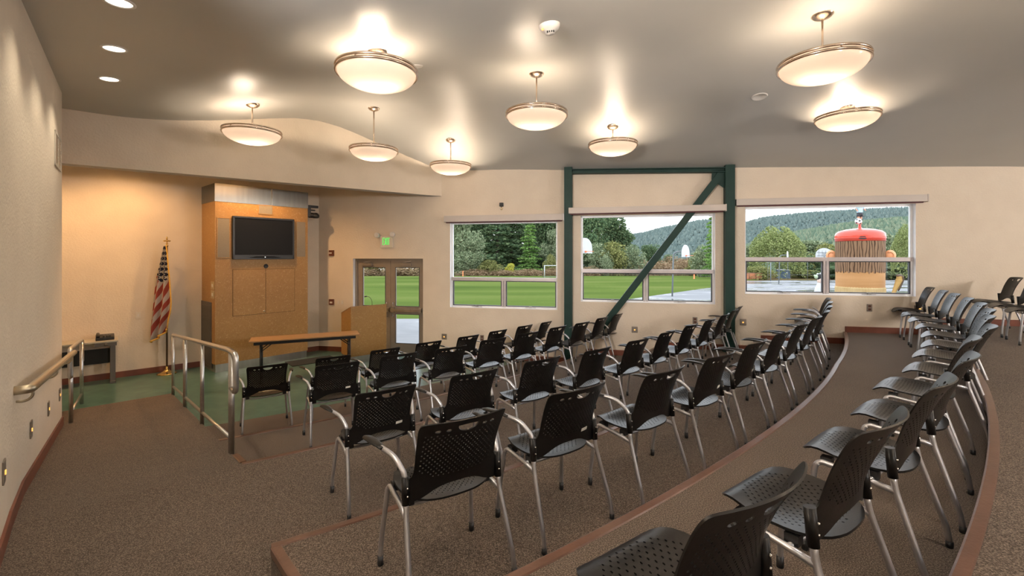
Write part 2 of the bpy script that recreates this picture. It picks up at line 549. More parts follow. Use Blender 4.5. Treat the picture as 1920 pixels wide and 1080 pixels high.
# ------------------------------------------------------------------ floor
def line_circle(P, d, R):
    """first point on P + d*k (k of either sign, nearest 0) at radius R"""
    q = P - RC
    b = q.dot(d); c = q.dot(q) - R * R
    D = math.sqrt(max(b * b - c, 0))
    k = min((-b - D, -b + D), key=abs)
    return P + d * k
def wall_theta(k):
    th = .7
    lo, hi = .5, 1.4
    for _ in range(60):
        th = (lo + hi) / 2
        u, inn = WW.uv(arcp(r_edge(k, th) if k else R_G, th))
        if inn > -.03: lo = th
        else: hi = th
    return th
LDIR = Vector((.683, -.730)).normalized()
TH0 = {1: theta(line_circle(T2C, RU, R1)), 2: theta(T2C), 3: theta(T3C)}
TH0[4] = theta(line_circle(T3C, LDIR, R4)); TH0[5] = theta(line_circle(T3C, LDIR, R5))
TH1 = {k: wall_theta(k) for k in (1, 2, 3, 4, 5)}
THG1 = wall_theta(0)

fl = MB()
def tier(k, Rout, th0o, th1o, n=60):
    z = TZ[k]
    a = [arcp(r_edge(k, t), t, z) for t in np.linspace(TH0[k], TH1[k], n)]
    b = [arcp(Rout(t), t, z) for t in np.linspace(th0o, th1o, n)]
    vs = a + b + [Vector((p.x, p.y, z - .26)) for p in a]
    fs = []
    for i in range(n - 1):
        fs.append((i, i + 1, n + i + 1, n + i))
        fs.append((2 * n + i, 2 * n + i + 1, i + 1, i))
    fl.add(vs, fs)
    # left side wall of the tier
    fl.poly([a[0], b[0], Vector((b[0].x, b[0].y, z - .3)), Vector((a[0].x, a[0].y, z - .3))])
# ground level carpet in front of the first step
n = 50
g0 = theta(line_circle(T2C, RU, R_G))
a = [arcp(R_G, t, .006) for t in np.linspace(g0, THG1, n)]
b = [arcp(R1 + .05, t, .006) for t in np.linspace(TH0[1], TH1[1], n)]
fl.add(a + b, [(i, i + 1, n + i + 1, n + i) for i in range(n - 1)])
tier(1, lambda t: R2 + .04, TH0[2], TH1[2])
tier(2, lambda t: R3 + .04, TH0[3], TH1[3])
tier(3, lambda t: r_edge(4, t) + .04, TH0[4], TH1[4])
tier(4, lambda t: r_edge(5, t) + .04, TH0[5], TH1[5])
tier(5, lambda t: 30.0, TH0[5], TH1[5] + .16)
# landing and ramp
s_of = lambda p: (p - T2C).dot(RU)
t_ = s_of(LW[1]) / (s_of(LW[1]) - s_of(LW[2]))
RAMP_TL = LW[1].lerp(LW[2], t_)
back = T3C + LDIR * 6
fl.poly([(T2C.x, T2C.y, .39), (RAMP_TL.x, RAMP_TL.y, .39), (LW[2].x - .02, LW[2].y - .02, .39), (LW[3].x - .05, LW[3].y - .05, .39), (-2.7, -2.3, .39), (back.x, back.y, .39), (T3C.x, T3C.y, .39)])
RB_L = RFAR + Vector((-.73, -.683)) * 1.26
def r3(p): return Vector((p[0], p[1], ramp_z(p)))
lw0 = Vector((LW[0].x - .02, LW[0].y))
fl.poly([r3(T2C), r3(RFAR) + Vector((0, 0, .006)), r3(RB_L) + Vector((0, 0, .006)), r3(lw0), r3(LW[1] - Vector((.02, 0))), r3(RAMP_TL)])
# carpeted side of the ramp below the railing
fl.poly([r3(T2C), r3(RFAR) + Vector((0, 0, .006)), (RFAR.x, RFAR.y, -.01), (T2C.x, T2C.y, -.01)])
fl.poly([r3(RB_L) + Vector((0, 0, .006)), r3(lw0), (lw0.x, lw0.y, -.01), (RB_L.x, RB_L.y, -.01)])
struct(fl.build('floor', M['carpet'], merge=False), 'brown flecked carpet on the stepped tiers and the ramp')
mb = MB()
gp = [WW.P(-.1, -.1, 0), WW.P(13, -.1, 0), Vector((9, 2, 0)), Vector((-2, 2, 0)), Vector((-7.4, 3.9, 0)), BW.P(-6.6, -.1, 0)]
mb.poly(gp)
struct(mb.build('floor_stage', M['lino']), 'mottled green linoleum floor of the stage area')

# ------------------------------------------------------------------ step nosings
def nosing(i, k, th0, th1, label, n=70, w=.038):
    mb = MB()
    z = TZ[k]
    vs, fs = [], []
    prof = [(-.014, -.034), (-.014, .004), (-.006, .008), (w - .004, .008), (w, .0005)]
    T = np.linspace(th0, th1, n)
    for t in T:
        R = r_edge(k, t)
        for dr, dz in prof: vs.append(arcp(R + dr, t, z + dz))
    m = len(prof)
    for a in range(n - 1):
        for b in range(m - 1): fs.append((a * m + b, (a + 1) * m + b, (a + 1) * m + b + 1, a * m + b + 1))
    fs.append(tuple(range(m))); fs.append(tuple(range((n - 1) * m, n * m)))
    mb.add(vs, fs)
    return mb
def side_nosing(mb, p, q, zp, zq, w=.038, side=1):
    """straight strip from p to q, its lip on the ramp side"""
    d = (q - p).normalized(); nrm = Vector((d.y, -d.x)) * side
    vs = []
    for pt, z in ((p, zp), (q, zq)):
        for dr, dz in ((-.014, -.034), (-.014, .004), (-.006, .008), (w - .004, .008), (w, .0005)):
            x = pt + nrm * dr
            vs.append((x.x, x.y, z + dz))
    m = 5
    mb.add(vs, [(b, m + b, m + b + 1, b + 1) for b in range(m - 1)] + [tuple(range(m)), tuple(range(m, 2 * m))])
names = {1: 'first step up from the green floor', 2: 'second step up', 3: 'third step up', 4: 'fourth step behind the armchair rows', 5: 'topmost step at the right'}
for i, k in enumerate((1, 2, 3, 4, 5)):
    mb = nosing(i, k, TH0[k], TH1[k], '')
    if k == 3:
        side_nosing(mb, T3C + LDIR * .045, T3C + LDIR * 1.22, TZ[3] - .0012, TZ[3] - .0012, side=-1)
    if k == 2: side_nosing(mb, T2C + RU * .02, T2C + RU * .30, TZ[2] - .0012, ramp_z(T2C + RU * .30), side=1)
    struct(mb.build('trim_%d' % (2 + i), M['nosing'], merge=False), 'brown vinyl nosing strip along the ' + names[k])

# ------------------------------------------------------------------ baseboards
def base_run(name, segs, label, h=.105, t=.016):
    mb = MB()
    for (fn, a, b, z) in segs:
        mb.hexa(fn, a, b, 0, t, z, z + h)
    struct(mb.build(name, M['basebd'], merge=False), label)
uw = {k: WW.uv(arcp(r_edge(k, TH1[k]), TH1[k]))[0] for k in (1, 2, 3, 4, 5)}
base_run('baseboard_window', [(WW.P, 0, DU0 - .02, 0), (WW.P, DU1 + .02, uw[1], 0), (WW.P, uw[1], uw[2], TZ[1]), (WW.P, uw[2], uw[3], TZ[2]), (WW.P, uw[3], uw[4], TZ[3]), (WW.P, uw[4], uw[5], TZ[4]), (WW.P, uw[5], 16, TZ[5])],
         'red brown baseboard stepping up along the window wall')
base_run('baseboard_alcove', [(BW.P, -6.5, -.001, 0)], 'red brown baseboard along the alcove back wall')
mb = MB()
P = [LW[0], LW[1], RAMP_TL, LW[2], LW[3]]
for a, b in zip(P[:-1], P[1:]):
    d = (b - a).normalized(); nn = Vector((-d.y, d.x)) * .016
    za, zb = ramp_z(a), ramp_z(b)
    vs = []
    for p, z in ((a, za), (b, zb)):
        q = p + nn
        vs += [(p.x, p.y, z - .02), (q.x, q.y, z - .02), (q.x, q.y, z + .105), (p.x, p.y, z + .105)]
    mb.add(vs, [(0, 1, 2, 3), (4, 5, 6, 7), (0, 1, 5, 4), (1, 2, 6, 5), (2, 3, 7, 6), (3, 0, 4, 7)])
struct(mb.build('baseboard_left', M['basebd'], merge=False), 'red brown baseboard following the ramp along the left wall')

# ------------------------------------------------------------------ windows
def window(i, w, label):
    u0, u1, z0, z1, zr, um = w
    P = WW.P
    a, b = -.135, -.085
    f = MB()
    t = .035
    f.hexa(P, u0, u0 + t, a, b, z0, z1); f.hexa(P, u1 - t, u1, a, b, z0, z1)
    f.hexa(P, u0, u1, a, b, z1 - t, z1); f.hexa(P, u0, u1, a, b, z0, z0 + t)
    root = f.build('window_%d' % i, M['win_white'], merge=False)
    struct(root, label)
    r = MB(); r.hexa(P, u0 + .01, u1 - .01, a - .005, b + .03, zr - .035, zr + .035)
    r.build('window_rail', M['win_alu'], root)
    r = MB(); r.hexa(P, um - .045, um - .004, a, b + .015, z0 + .02, zr - .03); r.hexa(P, um + .004, um + .045, a, b + .015, z0 + .02, zr - .03)
    r.build('mullion', M['win_alu'], root)
    for (ua, ub) in ((u0 + t, um - .045), (um + .045, u1 - t)):
        s = MB()
        za, zb = z0 + t, zr - .035
        q = .018
        s.hexa(P, ua, ua + q, a + .01, b + .006, za, zb); s.hexa(P, ub - q, ub, a + .01, b + .006, za, zb)
        s.hexa(P, ua, ub, a + .01, b + .006, za, za + q); s.hexa(P, ua, ub, a + .01, b + .006, zb - q, zb)
        sash = s.build('sash', M['win_seal'], root, merge=False)
        g = MB(); g.poly([P(ua, -.11, za), P(ub, -.11, za), P(ub, -.11, zb), P(ua, -.11, zb)])
        g.build('pane', M['glass'], sash)
        l = MB(); uc = (ua + ub) / 2
        l.hexa(P, uc - .11, uc + .11, b, b + .012, z0 + .012, z0 + .024)
        l.hexa(P, uc - .03, uc + .03, b, b + .03, z0 + .018, z0 + .045)
        l.build('latch', M['rail_metal'], root, merge=False)
    g = MB(); g.poly([P(u0 + t, -.11, zr + .03), P(u1 - t, -.11, zr + .03), P(u1 - t, -.11, z1 - t), P(u0 + t, -.11, z1 - t)])
    g.build('pane', M['glass'], root)
for i, (w, l) in enumerate(zip(WIN, ('window beside the door looking onto trees and grass', 'middle window crossed by the green steel brace', 'window right of the steel frame showing the red capped head'))):
    window(i + 1, w, l)

# ------------------------------------------------------------------ double door
def door():
    P = WW.P
    a, b = -.17, -.12
    u0, u1, z1 = WW.pix(669, inn=-.12), DU1, DZ
    root = MB()
    t = .05
    root.hexa(P, DU0, DU0 + t, a - .02, b + .03, 0, z1); root.hexa(P, u1 - t, u1, a - .02, b + .03, 0, z1); root.hexa(P, DU0, u1, a - .02, b + .03, z1 - t, z1)
    fr = root.build('door_1', M['door_metal'], merge=False)
    struct(fr, 'taupe metal double door with glazed leaves behind the lectern')
    um = WW.pix(733, inn=-.13)
    Yd = P(um, -.13, 0).y
    panes = [(WW.pix(681, inn=-.13), WW.pix(723.5, inn=-.13)), (WW.pix(742, inn=-.13), WW.pix(787, inn=-.13))]
    zs = [(zpix(643, Yd), zpix(588, Yd)), (zpix(574, Yd), zpix(501, Yd))]
    for j, (la, lb) in enumerate(((DU0 + t, um - .004), (um + .004, u1 - t))):
        leaf = MB()
        ua, ub = panes[j]
        U = [la, ua, ub, lb]; Z = [.01, zs[0][0], zs[0][1], zs[1][0], zs[1][1], z1 - t + .01]
        for x in range(3):
            for y in range(5):
                if x == 1 and y in (1, 3): continue
                leaf.hexa(P, U[x], U[x + 1], a, b, Z[y], Z[y + 1])
        lf = leaf.build('door_leaf', M['door_metal'], fr, merge=False)
        g = MB()
        for z0, zz in zs: g.poly([P(ua, -.145, z0), P(ub, -.145, z0), P(ub, -.145, zz), P(ua, -.145, zz)])
        g.build('pane', M['glass'], lf)
        s = MB()
        q = .012
        for z0, zz in zs:
            s.hexa(P, ua, ub, b, b + .006, z0, z0 + q); s.hexa(P, ua, ub, b, b + .006, zz - q, zz)
            s.hexa(P, ua, ua + q, b, b + .006, z0, zz); s.hexa(P, ub - q, ub, b, b + .006, z0, zz)
        s.build('glazing_bead', M['win_seal'], lf, merge=False)
        h = MB()
        zb = (zs[0][1] + zs[1][0]) / 2 + .01
        h.hexa(P, la + .03, lb - .01, b + .05, b + .09, zb - .035, zb + .03)
        h.hexa(P, la + .03, la + .09, b, b + .06, zb - .05, zb + .05); h.hexa(P, lb - .08, lb - .01, b, b + .06, zb - .05, zb + .05)
        h.build('push_bar', M['steel'], lf, merge=False)
        h = MB()
        e = lb - .07 if j == 0 else la + .07
        h.tube(fillet([P(e, b, zb + .16), P(e, b + .05, zb + .16), P(e, b + .05, zb - .16), P(e, b, zb - .16)], .02), .009)
        h.build('handle', M['chrome'], lf)
        c = MB()
        zc = z1 - .13
        c.hexa(P, la + .08 if j == 0 else la + .22, la + .36 if j == 0 else la + .5, b, b + .06, zc - .03, zc + .03)
        k = la + .3 if j == 0 else la + .45
        c.tube([P(k, b + .05, zc + .03), P(k - .1, b + .12, zc + .05), P(k + .05, b + .03, zc + .075)], .01, 6)
        c.build('door_closer', M['door_metal'], lf, merge=False)
door()
# ------------------------------------------------------------------ steel brace frame in front of the window wall
def wpt(px, py, inn):
    u, z = WW.pix(px, py, inn); return u, z
def steel_frame():
    u0, _ = wpt(1065.5, 320, .12); u1, _ = wpt(1368, 320, .12)
    base = WW.P(u0, .10, TZ[1])
    root = thing('steel_brace_frame', 'dark green steel portal frame with diagonal brace against the window wall', 'steel frame', (0, 0, 0))
    P = WW.P
    def zc(u): p = P(u, .1, 0); return ceil_z(p.x, p.y)
    def column(u, zb, w):
        m = MB()
        h = w / 2; f = .018
        zt = zc(u) - .005
        m.hexa(P, u - h, u + h, .155, .155 + f, zb, zt)
        m.hexa(P, u - h, u + h, .015, .015 + f, zb, zt)
        m.hexa(P, u - .008, u + .008, .03, .16, zb, zt)
        m.hexa(P, u - h, u - h + .01, .05, .16, zb, zt); m.hexa(P, u + h - .01, u + h, .05, .16, zb, zt)
        m.hexa(P, u - h - .04, u + h + .04, .004, .20, zb, zb + .02)
        m.build('column', M['green_steel'], root, merge=False)
    k0 = max([k for k in uw if uw[k] < u0] or [0]); k1 = max([k for k in uw if uw[k] < u1] or [0])
    column(u0, TZ[k0], .155); column(u1, TZ[k1], .165)
    b = MB()
    z0, z1 = zc(u0) - .06, zc(u1) - .06
    for da, db, dz0, dz1 in ((.02, .16, 0, .016), (.02, .16, -.075, -.059), (.08, .1, -.075, 0)):
        vs = [P(u, i, z + dz) for u, z in ((u0 + .07, z0), (u1 - .07, z1)) for i in (da, db) for dz in (dz0, dz1)]
        b.add(vs, [(0, 1, 3, 2), (4, 6, 7, 5), (0, 4, 5, 1), (2, 3, 7, 6), (0, 2, 6, 4), (1, 5, 7, 3)])
    b.build('beam', M['green_steel'], root, merge=False)
    g = MB()
    c = [wpt(1335, 321.5, .09), wpt(1334, 337, .09), (u1 - .07, wpt(1361, 354, .09)[1]), (u1 - .07, z1 - .02), (wpt(1335, 321, .09)[0], z1 - .02)]
    g.prism(c[1:4] + [c[4]], lambda u, z, d: P(u, d, z), .08, .1)
    g.build('gusset_plate', M['green_steel'], root, merge=False)
    d = MB()
    pa, pb = wpt(1351, 327, .1), wpt(1118, 628, .1)
    A, B = Vector(pa), Vector(pb)
    t = (B - A).normalized(); n = Vector((-t.y, t.x)) * .062
    d.prism([A + n, B + n, B - n, A - n], lambda u, z, i: P(u, i, z), .05, .068)
    d.prism([A + n, B + n, B - n, A - n], lambda u, z, i: P(u, i, z), .115, .133)
    n2 = n * .15
    d.prism([A + n2, B + n2, B - n2, A - n2], lambda u, z, i: P(u, i, z), .06, .12)
    n3 = n * .98
    for s in (1, -1):
        e = n * .9 * s; e2 = n * s
        d.prism([A + e, B + e, B + e2, A + e2], lambda u, z, i: P(u, i, z), .06, .13)
    d.build('diagonal_brace', M['green_steel'], root, merge=False)
steel_frame()

# roller shade boxes over the windows
def shade(pa, ya, pb, yb, hpx, label, i0, i1, cap=None):
    ua, ub = WW.pix(pa, inn=i1), WW.pix(pb, inn=i1)
    um = (ua + ub) / 2
    Y = WW.P(um, i1, 0).y
    zt = zpix((ya + yb) / 2, Y); zb = zt - hpx / FPX * Y
    p = WW.P(um, i0, zb)
    root = thing('roller_shade', label, 'roller shade', p, WW.ang, 'roller shade boxes')
    L = (ub - ua) / 2
    m = MB(); dep = i1 - i0
    m.box(-L, L, -dep, 0, .0, zt - zb)
    m.build('valance', M['shade_box'], root, bev=.006)
    m = MB(); m.tube([(-L + .03, -.03, -.004), (L - .03, -.03, -.004)], .013, 8); m.box(-L + .03, L - .03, -.035, -.025, -.02, 0)
    m.build('hem_bar', M['maroon'], root, merge=False)
    m = MB(); m.box(L, L + .015, -dep - .004, 0, -.01, zt - zb + .004)
    m.build('end_cap', M['win_alu'] if cap else M['shade_box'], root)
shade(832, 409, 1056, 396, 12, 'long tan shade box over the window nearest the door', .012, .11, True)
shade(1066, 394, 1361, 378.5, 11.5, 'tan shade box crossing in front of the green brace', .18, .27)
shade(1381, 377, 1740, 360.5, 12.5, 'tan shade box over the window by the red capped head', .012, .11)

# ------------------------------------------------------------------ chair
def cdt(outline, holes, interior):
    """triangulate an outline with holes; returns 2-D verts, tris, boundary loops"""
    vs = [Vector(p) for p in outline]
    edges = [(i, (i + 1) % len(outline)) for i in range(len(outline))]
    loops = [list(range(len(outline)))]
    for h in holes:
        s = len(vs)
        vs += [Vector(p) for p in h]
        edges += [(s + i, s + (i + 1) % len(h)) for i in range(len(h))]
        loops.append(list(range(s, s + len(h))))
    vs += [Vector(p) for p in interior]
    ov, oe, of, iv, ie, if_ = delaunay_2d_cdt(vs, edges, [], 1, 1e-6)
    m = {}
    for i, src in enumerate(iv):
        for q in src: m[q] = i
    hc = [(sum(p[0] for p in h) / len(h), sum(p[1] for p in h) / len(h), max((p[0]) for p in h) - min(p[0] for p in h), max(p[1] for p in h) - min(p[1] for p in h), h) for h in holes]
    def inpoly(x, y, pl):
        r = False
        n = len(pl)
        for i in range(n):
            a, b = pl[i], pl[i - 1]
            if (a[1] > y) != (b[1] > y) and x < (b[0] - a[0]) * (y - a[1]) / (b[1] - a[1]) + a[0]: r = not r
        return r
    tris = []
    for f in of:
        cx = sum(ov[i][0] for i in f) / len(f); cy = sum(ov[i][1] for i in f) / len(f)
        bad = False
        for h in hc:
            if abs(cx - h[0]) <= h[2] and abs(cy - h[1]) <= h[3] and inpoly(cx, cy, h[4]): bad = True; break
        if not bad: tris.append(f)
    return [tuple(v) for v in ov], tris, [[m[i] for i in l] for l in loops]

def shell(outline, holes, interior, fn, thick):
    """fn(x, y) -> (point, normal); two skins joined round every loop"""
    v2, tr, loops = cdt(outline, holes, interior)
    mb = MB()
    n = len(v2)
    top, bot = [], []
    for x, y in v2:
        p, nn = fn(x, y)
        top.append(p + nn * thick / 2); bot.append(p - nn * thick / 2)
    mb.add(top + bot, [tuple(f) for f in tr] + [tuple(n + i for i in f)[::-1] for f in tr], 0, True)
    for li, l in enumerate(loops):
        k = len(l)
        mb.add([top[i] for i in l] + [bot[i] for i in l], [(i, (i + 1) % k, k + (i + 1) % k, k + i) for i in range(k)], 0, li == 0)
    return mb

def ell(cx, cy, rx, ry, n=6, ph=.5): return [(cx + rx * math.cos(2 * PI * (k + ph) / n), cy + ry * math.sin(2 * PI * (k + ph) / n)) for k in range(n)]
def smooth_closed(pts, it=2):
    for _ in range(it):
        q = []
        for i in range(len(pts)):
            a, b = pts[i], pts[(i + 1) % len(pts)]
            q += [(a[0] * .75 + b[0] * .25, a[1] * .75 + b[1] * .25), (a[0] * .25 + b[0] * .75, a[1] * .25 + b[1] * .75)]
        pts = q
    return pts

def back_fn(x, z):
    t = (z - .45) / .39                                      # 0 at the bottom, 1 at the top
    w = min(abs(x) / .225, 1.15)
    q = max(0, (t - .24) / .76)
    y = -.166 - .012 * t - .045 * q - .066 * q ** 2.4
    y -= .052 * (1 - w * w) * (0.55 + .45 * min(t * 1.6, 1))
    return Vector((x, y, z))
def with_normal(f, e=.002):
    def g(x, y):
        p = f(x, y)
        a = f(x + e, y) - f(x - e, y); b = f(x, y + e) - f(x, y - e)
        return p, a.cross(b).normalized()
    return g
def make_back():
    right = [(.0, .505), (.06, .503), (.11, .490), (.155, .466), (.19, .452), (.225, .448), (.252, .450), (.254, .47), (.254, .545), (.240, .556), (.222, .56), (.213, .585), (.212, .62), (.214, .68), (.218, .74), (.222, .78), (.224, .812), (.217, .831), (.19, .836), (.11, .839), (.04, .841)]
    out = smooth_closed(right + [(-x, z) for x, z in right[:0:-1]], 1)
    holes = []
    slot = [(.052 * math.cos(a), .811 + .036 * math.sin(a)) for a in np.linspace(PI, 2 * PI, 15)] + [(.052 * (1 - 2 * k / 6), .811 + .003 * math.sin(PI * k / 6)) for k in range(1, 6)]
    holes.append(slot)
    for s in (-1, 1):
        holes.append(ell(s * .092, .793, .012, .0075, 12)); holes.append(ell(s * .140, .792, .013, .008, 12))
    sx, sz = .0125, .0125
    for j in range(20):
        z = .555 + j * sz
        if z > .79: break
        for i in range(-15, 16):
            if (i + j) % 2: continue
            x = i * sx
            if abs(x) > .190 - (.05 if z < .575 else .0): continue
            if abs(x) < .066 and z > .760: continue
            if abs(x) > .064 and z > .775: continue
            holes.append(ell(x, z, .0039, .0039, 6))
    inter = [(x, z) for x in np.arange(-.24, .25, .03) for z in np.arange(.46, .55, .022)]
    inter += [(s * x, z) for s in (-1, 1) for x in (.202,) for z in np.arange(.58, .80, .03)]
    inter = [p for p in inter if not (abs(p[0]) < .13 and p[1] < .515) and not (abs(p[0]) < .2 and p[1] < .475) and not (abs(p[0]) > .205 and p[1] > .55)]
    return shell(out, holes, inter, with_normal(back_fn), .006)
def seat_fn(x, y):
    r = (y + .2) / .4
    z = .448 + .012 * math.exp(-((y - .10) / .06) ** 2) - .020 * math.exp(-((y + .06) / .11) ** 2) * (1 - (x / .25) ** 2) - .05 * max(0, (y - .125) / .085) ** 2 + .010 * (x / .22) ** 2 * (1 - min(1, abs(y) * 4))
    return Vector((x, y, z))
def make_seat():
    right = [(0, .205), (.07, .203), (.13, .190), (.18, .155), (.215, .09), (.234, .02), (.232, -.06), (.21, -.13), (.165, -.185), (.10, -.212), (.04, -.219)]
    out = smooth_closed(right + [(-x, z) for x, z in right[:0:-1]], 1)
    holes = []
    for j in range(-11, 10):
        y = j * .0165
        for i in range(-12, 13):
            if (i + j) % 2: continue
            x = i * .0155
            if (x / .195) ** 2 + ((y + .02) / .165) ** 2 > 1: continue
            holes.append(ell(x, y, .0036, .0052, 6))
    inter = [(.205 * math.cos(a), -.012 + .182 * math.sin(a)) for a in np.linspace(0, 2 * PI, 36, endpoint=False)] + [(x, y) for x in (-.1, -.05, 0, .05, .1) for y in (.165, .185)]
    return shell(out, holes, inter, with_normal(seat_fn), .009)

def make_chair(arms=True):
    root = thing('stacking_armchair' if arms else 'stacking_chair', 'x', 'chair')
    make_seat().build('seat', M['chair_black'], root, merge=False)
    bk = make_back().build('backrest', M['chair_black'], root, merge=False)
    for s in (-1, 1):
        b = MB()
        b.tube([(s * .246, -.174, .446), (s * .246, -.163, .568)], .0185, 12)
        br = b.build('bracket', M['chair_black'], root)
        for z in (.487, .523):
            k = MB(); k.lathe([(.0001, -.0225), (.0042, -.0222), (.0048, -.017)], (s * .243, -.169, z), 8, axis='y')
            k.build('screw', M['chrome'], br)
    if True:
        t = MB()
        p, nn = with_normal(back_fn)(.12, .548)
        ax = Vector((1, .12, .03)).normalized(); az = nn.cross(ax).normalized()
        q = p + nn * (.006 if nn.y < 0 else -.006)
        o = nn if nn.y < 0 else -nn
        vs = [q + ax * a * .026 + az * c * .0095 + o * d for d in (0, .002) for a, c in ((-1, -1), (1, -1), (1, 1), (-1, 1))]
        t.add(vs, [(0, 1, 2, 3), (4, 5, 6, 7), (0, 1, 5, 4), (1, 2, 6, 5), (2, 3, 7, 6), (3, 0, 4, 7)])
        t.build('inventory_tag', M['tag_white'], root)
    for s in (-1, 1):
        # rear leg
        r = MB()
        r.tube(fillet([(s * .246, -.173, .46), (s * .248, -.181, .40), (s * .268, -.282, .085), (s * .269, -.290, .018)], .05), .0125, 10)
        l = r.build('leg', M['chair_silver'], root)
        c = MB(); c.lathe([(.0001, 0), (.013, 0), (.0148, .004), (.0148, .03), (.0001, .03)], (s * .269, -.290, 0), 10)
        c.build('foot_cap', M['black_plastic'], l)
        r = MB()
        r.tube(fillet([(s * .248, -.182, .392), (s * .238, -.06, .408), (s * .232, .085, .420), (s * .236, .108, .40), (s * .262, .140, .095), (s * .263, .141, .02)], .04), .0125, 10)
        l = r.build('leg', M['chair_silver'], root)
        c = MB(); c.lathe([(.0001, 0), (.013, 0), (.0152, .004), (.0152, .05), (.0001, .05)], (s * .263, .141, 0), 10)
        c.build('foot_cap', M['black_plastic'], l)
        if arms:
            a = MB()
            a.tube(fillet([(s * .246, -.164, .56), (s * .250, -.156, .585), (s * .270, -.092, .642), (s * .296, .0, .652), (s * .310, .09, .650)], .05, 6), .0125, 10)
            am = a.build('armrest', M['chair_silver'], root)
            p = MB()
            path = fillet([(s * .298, -.01, .656), (s * .310, .07, .659), (s * .318, .15, .656), (s * .320, .22, .645)], .05)
            p.tube(path, list(np.interp(np.linspace(0, 1, len(path)), [0, .12, .45, .9, .97, 1], [.016, .022, .0265, .025, .021, .010])), 12, sx=1.0, sy=.34)
            p.build('arm_pad', M['chair_black'], am)
    f = MB()
    f.tube(fillet([(-.24, -.1, .408), (-.15, -.1, .395), (.15, -.1, .395), (.24, -.1, .408)], .05), .010, 8)
    f.tube(fillet([(-.234, .07, .42), (-.15, .07, .405), (.15, .07, .405), (.234, .07, .42)], .05), .010, 8)
    f.build('seat_frame', M['chair_silver'], root)
    for s in (-1, 1):
        for y in (-.1, .07):
            b = MB(); b.box(s * .205 - .02, s * .205 + .02, y - .022, y + .022, .405, .44)
            b.build('glide_block', M['black_plastic'], root)
    return root

TIPS = {1: [(538, 682), (656, 665), (748, 651), (827, 638), (897, 627), (950, 617), (998, 608), (1037, 601)],
        2: [(672, 677), (780, 660), (874, 647), (948, 632), (1009, 621), (1061, 610), (1105, 602), (1140, 593), (1166, 587)],
        3: [(775, 721), (930, 691), (1049, 667), (1144, 649), (1217, 632), (1266, 618), (1307, 606), (1340, 596), (1365, 587), (1387, 577), (1397, 571)],
        4: [(943, 765), (1140, 714), (1288, 683), (1383, 655), (1446, 631), (1490, 613), (1522, 597), (1542, 585), (1556, 575), (1559, 567), (1562, 560), (1565, 555)],
        5: [(1503, 882), (1687, 772), (1775, 707), (1817, 665), (1820, 633), (1850, 612), (1846, 594), (1847, 582), (1850, 571), (1839, 562), (1831, 554), (1808, 548), (1785, 542), (1768, 537)]}
CAP = {1: (16.2, .932), 2: (17.5, .955), 3: (19.36, 1.0), 4: (20.72, 1.020), 5: (22.16, 1.038)}
ORD = 'first second third fourth fifth sixth seventh eighth ninth tenth eleventh twelfth thirteenth fourteenth'.split()
ROWN = {1: 'front row nearest the green floor', 2: 'second row from the stage', 3: 'third row from the stage', 4: 'fourth row by the curved step', 5: 'armless row on the upper tier'}
TAGGED = {(1, 4), (1, 5), (2, 1), (2, 6), (2, 8), (3, 1), (3, 5), (3, 6), (3, 7), (4, 2), (4, 4), (4, 5), (4, 6)}
arm_proto, plain_proto = make_chair(True), make_chair(False)
used = set()
CHAIR_POS = []
TIP_Y = -back_fn(.215, .828).y
def place_chair(proto, R, th, z, label, group, tagged, jit=0.0):
    """back tip circle R, angle th of the chair's own axis"""
    # the backrest corner sits TIP_Y behind the chair's origin
    p = arcp(R - TIP_Y, th, z)
    if proto.name in used or not tagged:
        o = copy_tree(proto, None, () if tagged else ('inventory_tag',))
    else:
        o = proto; used.add(proto.name)
    o.location = p
    o.rotation_euler = (0, 0, th + jit)
    o['label'] = label; o['group'] = group
    CHAIR_POS.append((o.name, p))
    return o
for row, tips in TIPS.items():
    z = TZ[row - 1]
    prev = None
    for i, (px, py) in enumerate(tips):
        Y = (ZC - z - (.830 if row < 5 else .810)) * FPX / (py - Y0)
        tip = Vector((ray(px) * Y, Y))
        th_t = theta(tip); R = (tip - RC).length
        R = min(R, CAP[row][0])
        # smooth depth noise: keep regular spacing to the neighbour
        th = th_t - .203 / R
        if prev is not None: th = min(max(th, prev + .66 / R), prev + (.80 if row != 4 else .745) / R)
        th = min(th, CAP[row][1] - .0001)
        if prev is not None and th - prev < .60 / R: th = prev + .60 / R
        prev = th
        lab = ('black perforated armchair, %s from the railing end in the %s' if row < 5 else 'black perforated chair, %s from the aisle end in the %s') % (ORD[i], ROWN[row])
        place_chair(arm_proto if row < 5 else plain_proto, R, th, z, lab, ('armchairs in the ' if row < 5 else 'chairs in the ') + ROWN[row], (row, i + 1) in TAGGED, random.uniform(-.03, .03))
for i, (th, lab) in enumerate(((.972, 'nearest of the three chairs at the right edge beyond the last step'), (1.003, 'middle of the three chairs at the right edge beyond the last step'), (1.034, 'chair whose back shows at the right edge, beside the window wall'))):
    place_chair(plain_proto, 23.2, th, TZ[5], 'black ' + lab if i == 2 else 'black chair, ' + lab, 'chairs on the top tier by the wall', False)
def kill(o):
    for c in list(o.children): kill(c)
    bpy.data.objects.remove(o)
for pr in (arm_proto, plain_proto):
    if pr.name not in used: kill(pr)

